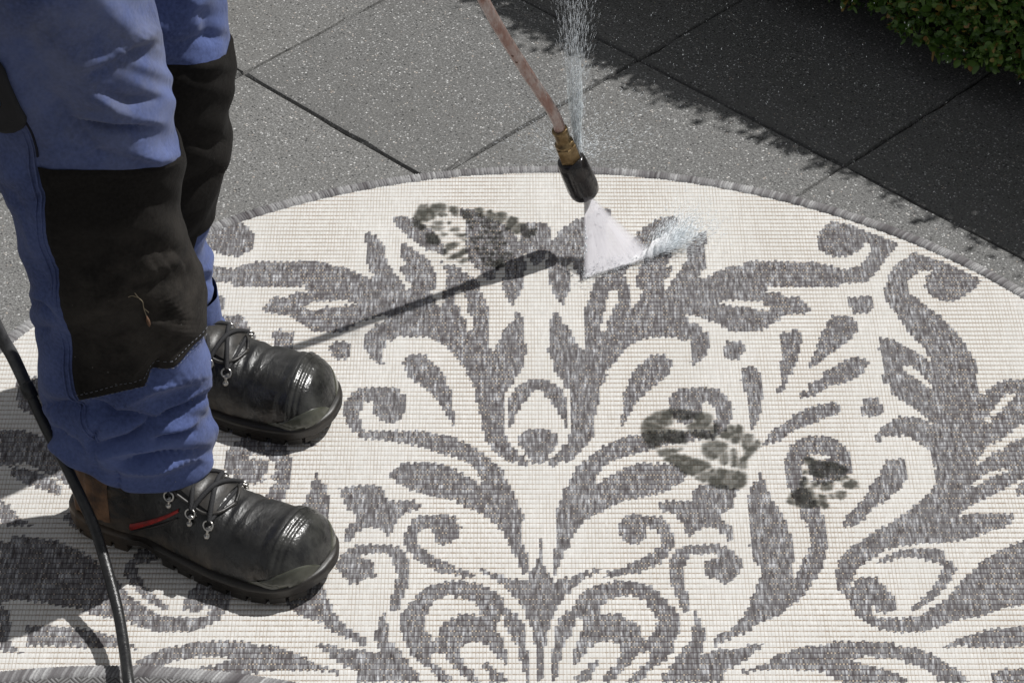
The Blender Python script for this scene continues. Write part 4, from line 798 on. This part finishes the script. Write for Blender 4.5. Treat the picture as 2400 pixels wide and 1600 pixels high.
    if near:
        V = []; K = 24
        for kk in np.linspace(0, 1, K):
            t = .285+.205*kk; zc = .036+.044*kk**1.1; hw = .0046*(1-.55*kk)
            for q in (-1, -.5, 0, .5, 1): V.append(S_(np.array([t]), np.array([PZ(t, zc+hw*q, -1)]), .0019+(.0009 if abs(q) < 1 else -.001))[0])
        link('side_stripe', mesh('side_stripe', V, [tuple(q) for q in grid_faces(5, K)[:, ::-1]]), redm, root, label='red stripe')
        pts = [S_(np.array([t]), np.array([PZ(t, z-.007, -1)]), .0012)[0] for t, z in ((.285, .036), (.33, .044), (.39, .056), (.44, .067), (.49, .078))]
    v, f = tube(pts, .0012, 6); link('upper_seam', mesh('upper_seam', v, f), leather2, root)
    # heel counter overlay
    th_ = np.linspace(.0, .20, 22); pc = np.linspace(.02, np.pi-.02, 60); Pc, Tc = np.meshgrid(pc, th_)
    hgt = np.clip((.098-.25*Tc)/.16, 0, 1); Pc2 = np.where(Pc < np.pi/2, Pc*.8, np.pi-(np.pi-Pc)*.8)
    V = S_(Tc, Pc2, .0022+.0008*np.sin(Tc*180)).reshape(-1, 3); Fq = grid_faces(60, 22)[:, ::-1]; Fq = Fq[(Fq % 60 != 29).all(1) & (Fq % 60 != 30).all(1)]
    link('heel_counter', fast_mesh('heel_counter', V, Fq), heelm, root)
    return root
leather = m_leather(); leather2 = m_simple('worn_leather_trim', (.012, .012, .012), .42, bump=(260, .3, .001), var=(60, (.055, .05, .045)))
capm = m_simple('toe_cap_leather', (.012, .012, .012), .26, bump=(90, .5, .003), var=(38, (.06, .06, .055)))
solem = m_rubber(); bumpm = m_bumper(); steel = m_simple('nickel_ring', (.62, .60, .56), .28, 1.0)
lacem = m_simple('black_lace', (.022, .022, .024), .75, bump=(700, .9, .0012)); redm = m_simple('red_piping', (.42, .018, .014), .55, var=(90, (.16, .012, .01)))
heelm = m_simple('dirty_heel_leather', (.05, .03, .02), .6, bump=(90, .7, .004), var=(30, (.25, .135, .07)))
boot((-.486, -.316), (.905, -.425), 1, True); boot((-.502, -.076), (.965, -.27), -1, False)

# ---------------------------------------------------------------- hose
black = m_simple('black_hose_rubber', (.013, .013, .014), .33, bump=(330, .5, .0012), var=(120, (.03, .03, .03)))
hose = thing('pressure_hose', 'black rubber pressure washer hose hanging past the worker and crossing the rug', 'hose', HOSE[3])
hp = [Vector(p)-Vector(HOSE[3]) for p in HOSE]
v, f = tube(hp[:12], .0062, 16, sub=14); link('hose_line', mesh('hose_line', v, f), black, hose)
v, f = tube([hp[11]*1.0, hp[12], hp[13], hp[14], hp[15], hp[16]], [.0068]+[.0074]*5, 16, sub=14); link('protective_sleeve', mesh('protective_sleeve', v, f), m_simple('grey_sleeve', (.035, .035, .036), .3, bump=(200, .3, .001), var=(40, (.12, .12, .12))), hose)
v, f = lathe(hp[11]-(hp[12]-hp[11])*.05, hp[11]+(hp[12]-hp[11])*.35, [(0, .006), (.05, .0082), (.9, .0082), (1, .0068)], 18); link('ferrule', mesh('ferrule', v, f), black, hose)

# ---------------------------------------------------------------- spray lance
LO = Vector(LANCE[0]); lance = thing('spray_lance', 'worn steel pressure washer lance with brass fitting and black nozzle, spraying the rug', 'spray lance', LO)
lp = [Vector(p)-LO for p in LANCE]
def m_pipe():
    m = MT('worn_pipe'); n = m.noise(70, 5, .7, stretch=(1, 1, .4)); c = m.ramp(n, (.30, (.27, .13, .10)), (.46, (.38, .25, .215)), (.58, (.48, .39, .36)), (.75, (.66, .62, .60)))
    c = m.mix(m.ramp(m.voro(60), (.08, 1.), (.14, 0.)), c, (.10, .045, .02)); m.set(Base_Color=c, Roughness=.34, Metallic=.45, Normal=m.bump(m.noise(200, 4), .3, .001)); return m.m
v, f = tube([lp[2], lp[3], lp[5], lp[7], lp[9], lp[11]], .0071, 18, sub=16); link('pipe', mesh('pipe', v, f), m_pipe(), lance)
v, f = tube([lp[9]-Vector((0, 0, .0)), lp[10], lp[11]], .017, 18, sub=8); link('grip', mesh('grip', v, f), black, lance)
brass = m_simple('tarnished_brass', (.13, .082, .035), .36, .8, bump=(160, .5, .002), var=(70, (.33, .235, .12)))
ax = (lp[2]-lp[1]).normalized(); a0 = lp[1]+ax*.006
v, f = lathe(lp[2]+ax*.004, lp[1]+ax*.020, [(0, .0072), (.01, .0098), (.08, .0102), (.15, .0096), (.5, .0092), (.7, .0098), (.72, .0118), (1, .0118)], 28); link('brass_collar', mesh('brass_collar', v, f), brass, lance)
v, f = lathe(lp[1]+ax*.025, lp[1]-ax*.002, [(0, .0108), (.08, .0138), (.9, .0138), (1, .0108)], 6); link('hex_nut', mesh('hex_nut', v, f, False), brass, lance)
nozm = m_simple('wet_black_plastic', (.010, .010, .011), .16, bump=(60, .35, .003), var=(50, (.03, .024, .022)))
nd = (lp[0]-lp[1]).normalized(); npr = [(0, .0150), (.04, .0172), (.12, .0184), (.30, .0190), (.80, .0196), (.93, .0192), (.985, .0178), (1, .0155), (1, .0120), (.93, .0115), (.93, .001)]
v, f = lathe(lp[1]+nd*.000, lp[0], npr, 40)
v = [p+Vector((noise.noise(p*120)*.0006, noise.noise(p*120+Vector((5, 0, 0)))*.0006, 0)) for p in v]
link('nozzle', mesh('nozzle', v, f), nozm, lance)

# ---------------------------------------------------------------- water
water = thing('water_spray', 'white fan of water from the black nozzle onto the rug, one jet leaking upwards', 'water spray', LO)
tip = Vector((0, 0, -.002)); fl = Vector((.0887, .1131, .012))-LO; fr_ = Vector((.1850, .1625, .012))-LO
nrm = (fl-tip).cross(fr_-tip).normalized(); V = []; AC = []; AL = []; DN = []; nu, nv = 40, 40
for sgn in (-1, 1):
    for j in range(nv):
        t = j/(nv-1); a = tip+Vector((-.004, 0, 0))*(1-t)*.6; b = tip+Vector((.008, .002, 0))*(1-t)*.6
        for i in range(nu):
            s = i/(nu-1); p = (a.lerp(fl, t)).lerp(b.lerp(fr_, t), s); th_ = (.0012+.005*t)*math.sqrt(max(0, 1-(2*s-1)**2)) 
            V.append(p+nrm*sgn*th_); AC.append(s); AL.append(t); DN.append((.80+.20*t**3)*min(1, s*14, (1-s)*4.5)**.8*(1-.35*max(0, (t-.88)/.12)*(1-s)))
F = [tuple(q) for q in grid_faces(nu, nv)]; F = F+[tuple(i+nu*nv for i in q[::-1]) for q in F]
me = mesh('fan_jet', V, F); fattr(me, 'across', AC); fattr(me, 'along', AL); fattr(me, 'dens', DN)
link('fan_jet', me, m_spray('spray_fan', .60, .98, 12), water)
# foam and mist where the fan strikes: a low ridge of droplets
mistm = m_spray('strike_mist', .35, .95, 30, (.9, .9, .92))
V = []; AC = []; AL = []; DN = []; nu, nv = 60, 14
out = Vector((.62, .78, 0)).normalized()
for j in range(nv):
    a = math.pi*j/(nv-1)
    for i in range(nu):
        s = 1.32*i/(nu-1); p = fl.lerp(fr_, s); q = max(0, s-.75)
        hgt = (.005+.009*s**2+.020*q)*(1+.6*noise.noise(Vector((s*14, j*.4, 2)))); wid = .006+.007*s+.045*q
        V.append(p+Vector((out.x*math.cos(a)*wid*.4, math.cos(a)*out.y*wid+.02*q, max(0, math.sin(a))*hgt))-Vector((0, 0, .0015))); AC.append(s*2+.4*math.cos(a)); AL.append(j/nv); DN.append(.95*min(1, s*14, (1.32-s)*2.6)*math.sin(a)**.7 if 0 < j < nv-1 else 0)
me = mesh('strike_mist', V, [tuple(q) for q in grid_faces(nu, nv)]); fattr(me, 'across', AC); fattr(me, 'along', AL); fattr(me, 'dens', DN)
link('strike_mist', me, mistm, water)
# leak jet from the coupling: narrow sheet that breaks up into strands
src = lp[1]+Vector((.010, .004, .006)); V = []; AC = []; AL = []; DN = []; nu, nv = 24, 60
for j in range(nv):
    t = j/(nv-1); z = t*.165; r_ = .0020+.0075*math.sin(min(1, t*1.2)*math.pi*.62)
    for i in range(nu):
        a = 2*math.pi*i/nu; V.append(src+Vector((math.cos(a)*r_-.010*t, math.sin(a)*r_*.6, z))); AC.append(i/nu*2 if i < nu/2 else 2-i/nu*2); AL.append(t*1.5); DN.append(max(0, .85*(1-t)**1.1)*min(1, .5+t*6))
me = mesh('leak_jet', V, [tuple(q) for q in grid_faces(nu, nv, True)]); fattr(me, 'across', AC); fattr(me, 'along', AL); fattr(me, 'dens', DN)
link('leak_jet', me, m_spray('leak_water', .25, 1.0, 9, (.82, .90, .93)), water)
# droplets: stretched 6-sided beads in one mesh
def beads(items):
    V = np.empty((len(items)*6, 3)); F = []
    for n_, (p, d, ln, r_) in enumerate(items):
        d = d.normalized(); u = d.orthogonal().normalized(); s = d.cross(u); o = n_*6
        V[o] = p+d*ln; V[o+1] = p-d*ln
        for k in range(4): V[o+2+k] = p+(u*math.cos(k*math.pi/2)+s*math.sin(k*math.pi/2))*r_
        for k in range(4): F.append((o, o+2+k, o+2+(k+1) % 4)); F.append((o+1, o+2+(k+1) % 4, o+2+k))
    return fast_mesh('droplets', V, np.array(F))
rd = random.Random(11); it = []
for _ in range(3300):   # rising leak, spreading with height
    t = rd.random()**1.15; spread = .004+.030*t**1.2; a = rd.gauss(0, 1); b = rd.gauss(0, 1)
    p = src+Vector((-.012*t+a*spread*.55, b*spread*.6, t*.34)); d = Vector((a*.10, b*.06, 1)); it.append((p, d, rd.uniform(.0015, .0070)*(1.2-.5*t), rd.uniform(.00010, .00030)))
for _ in range(1500):   # fine radial spatter round the coupling
    th_ = rd.uniform(0, 2*math.pi); ph_ = rd.gauss(0, .5); d = Vector((math.cos(th_)*math.cos(ph_), abs(math.sin(th_))*math.cos(ph_)*.9, math.sin(ph_)*.8+.1)); q = .012+abs(rd.gauss(0, .05))
    it.append((src+Vector((-.008, 0, -.006))+d*q, d, rd.uniform(.0008, .0040), rd.uniform(.00012, .00030)))
for _ in range(6500):   # rebound from the strike, thrown to the right and away
    s = min(1, max(0, rd.gauss(.95, .12))); p0 = fl.lerp(fr_, s); d = Vector((rd.gauss(.75, .25), rd.gauss(.65, .28), abs(rd.gauss(.25, .2)))); q = abs(rd.gauss(0, .045))
    it.append((p0+d.normalized()*q, d, rd.uniform(.0015, .0070)*(1.1-min(1, q*7)), rd.uniform(.00010, .00034)))
for _ in range(700):   # splash along the strike line
    s = rd.random(); p0 = fl.lerp(fr_, s); d = Vector((rd.gauss(0, .5), rd.gauss(-.5, .6), abs(rd.gauss(.6, .4)))); q = abs(rd.gauss(0, .014))
    it.append((p0+d.normalized()*q, d, rd.uniform(.0004, .0018), rd.uniform(.0002, .0006)))
for _ in range(900):   # stray drops over the far paving
    p = src+Vector((rd.gauss(.12, .22), rd.gauss(.18, .2), rd.uniform(-.15, .25))); it.append((p, Vector((rd.gauss(0, .5), rd.gauss(0, .5), 1)), rd.uniform(.0004, .0020), rd.uniform(.00015, .00035)))
for _ in range(14):
    t = rd.random(); p = tip.lerp(fl, .2+.7*t)+Vector((rd.uniform(-.002, .004), -.008, 0)); it.append((p, Vector((.1, 0, 1)), rd.uniform(.002, .004), rd.uniform(.0008, .0014)))
it = [q for q in it if q[0].z+LO.z > .012+q[2]*.5]
dm = m_drop(); dm_ = link('droplets', beads(it), dm, water, kind='stuff')

# ---------------------------------------------------------------- hedge
HA = Vector((.4530, .6905, 0)); HB = Vector((.6869, .4855, 0)); hd = (HB-HA).normalized(); hn = Vector((-hd.y, hd.x, 0))  # hn points away (behind)
if hn.y < 0: hn = -hn
hedge = thing('box_hedge', 'clipped dark green box hedge with some yellowed leaves at the far right of the paving', 'hedge', HA)
HH = .40; H0 = .055
def hedge_surf(s, a):
    """s along, a in 0..1 from bottom of near face up over the top"""
    lump = .030*noise.noise(Vector((s*5.2, a*3, 1.7)))+.018*noise.noise(Vector((s*13, a*7, 4.2)))
    if a < .5: q = a*2; base = hd*s+hn*(.035*(1-q)**2*0+.03*q)+Vector((0, 0, H0+(HH-H0)*q)); n_ = (-hn*(1-.35*q)+Vector((0, 0, -.25*(1-q)+.4*q))).normalized()
    else: q = (a-.5)*2; base = hd*s+hn*(.03+.75*q)+Vector((0, 0, HH+.95*q**.9)); n_ = (Vector((0, 0, 1))-hn*(.4*(1-q))).normalized()  # unseen back raised high to block sky light and deepen the paving's shade
    return base+n_*lump, n_
S0, S1 = -1.9, 1.3
V = []; AT = []; Ff = []; rl = random.Random(21)
def leaf(c, d, n_, L_, W_, sh):
    d = d.normalized(); sd = d.cross(n_).normalized(); n2 = sd.cross(d); o = len(V)
    V.extend([c, c+d*L_*.35+sd*W_-n2*W_*.25*-1, c+d*L_*.8+sd*W_*.7+n2*W_*.15, c+d*L_*1.0, c+d*L_*.8-sd*W_*.7+n2*W_*.15, c+d*L_*.35-sd*W_+n2*W_*.25])
    Ff.extend([(o, o+1, o+2, o+3), (o, o+3, o+4, o+5)]); AT.extend([sh]*6)
for i in range(15500):
    vis = rl.random() < .62
    s = rl.uniform(-.28, .75) if vis else rl.uniform(S0, S1); a = rl.random()**.9 if vis else rl.random()
    if vis: a *= .62
    p, n_ = hedge_surf(s, a); dep = abs(rl.gauss(0, .012)); p = p-n_*dep
    if .42 < a < .7 and rl.random() < .22: p = p+n_*abs(rl.gauss(0, .02))
    tw = (n_+Vector((rl.gauss(0, .45), rl.gauss(0, .45), rl.gauss(0, .45)))).normalized(); k = rl.choice((3, 4, 5, 6)) if vis else 3; shb = rl.random()*.8
    for j in range(k):
        q = rl.uniform(0, 6.28); u = tw.orthogonal().normalized(); w_ = tw.cross(u); r0 = u*math.cos(q)+w_*math.sin(q)
        d = (tw*rl.uniform(.3, 1.0)+r0*rl.uniform(.4, 1.0)); sc = 1 if vis else 1.8
        leaf(p+tw*rl.uniform(-.006, .002), d, (tw-r0*.5+Vector((0, 0, .2))).normalized(), rl.uniform(.007, .0125)*sc, rl.uniform(.0022, .0036)*sc, min(1, max(0, shb+rl.gauss(0, .1))) if rl.random() > .07 else rl.uniform(.92, 1))
me = fast_mesh('foliage', np.array([tuple(p) for p in V]), np.array(Ff), True); fattr(me, 'shade', AT)
link('foliage', me, m_leaf(), hedge, kind='stuff')
# solid dark core added behind the leaves to block light
V = []; F = []; nS, nA = 160, 26
for i in range(nS):
    s = S0+(S1-S0)*i/(nS-1)
    for j in range(nA):
        p, n_ = hedge_surf(s, j/(nA-1)); V.append(p-n_*(.030+.010*noise.noise(p*40)))
    V.append(hd*s+hn*.80+Vector((0, 0, .0))); V.append(hd*s+hn*.12+Vector((0, 0, .04)))
m_ = nA+2
for i in range(nS-1):
    for j in range(m_): a = i*m_+j; b = i*m_+(j+1) % m_; F.append((a, b, b+m_, a+m_))
link('light_block_core', mesh('light_block_core', V, F), m_simple('hedge_interior_shade', (.010, .013, .005), .95, var=(60, (.022, .02, .009))), hedge)
parts = []
for i in range(14):
    s = S0+.1+(S1-S0-.2)*i/13; b = hd*s+hn*rl.uniform(.14, .2); parts.append(b)
for b in parts:
    v, f = tube([b, b+Vector((rl.uniform(-.02, .02), 0, .06)), b+Vector((rl.uniform(-.05, .05), .02, .16))], [.009, .007, .004], 8, sub=3); link('stem', mesh('stem', v, f), m_simple('box_bark', (.06, .045, .03), .9) if b is parts[0] else bpy.data.materials['box_bark'], hedge)

# dry grass stalk caught on the knee patch
SP = [(-.3905, .345), (-.3870, .338), (-.3825, .330), (-.3800, .318), (-.3785, .308), (-.3770, .300)]
pts = [NL.surf(np.array([a]), np.array([b]), .0058)[0] for a, b in (NL.inv(*p) for p in SP)]
straw = thing('dry_grass_stalk', 'short dry grass stalk stuck to the front black knee patch', 'grass stalk', tuple(pts[0]))
o_ = Vector(pts[0]); pp = [Vector(p)-o_ for p in pts]
v, f = merge(tube(pp, .0005, 6), tube([pp[1], pp[1]+Vector((-.006, -.002, .004)), pp[1]+Vector((-.010, -.003, .003))], .0004, 5), tube([pp[3], pp[3]+Vector((.005, -.002, -.004))], .0006, 5))
link('stalk', mesh('stalk', v, f), m_simple('dry_straw', (.30, .25, .17), .8), straw)
v, f = lathe(pp[4]+Vector((0, -.001, .003)), pp[5]+Vector((0, -.001, -.002)), [(0, .0005), (.4, .0021), (.8, .0018), (1, .0004)], 8)
link('seed_husk', mesh('seed_husk', v, f), m_simple('brown_husk', (.13, .07, .04), .8), straw)
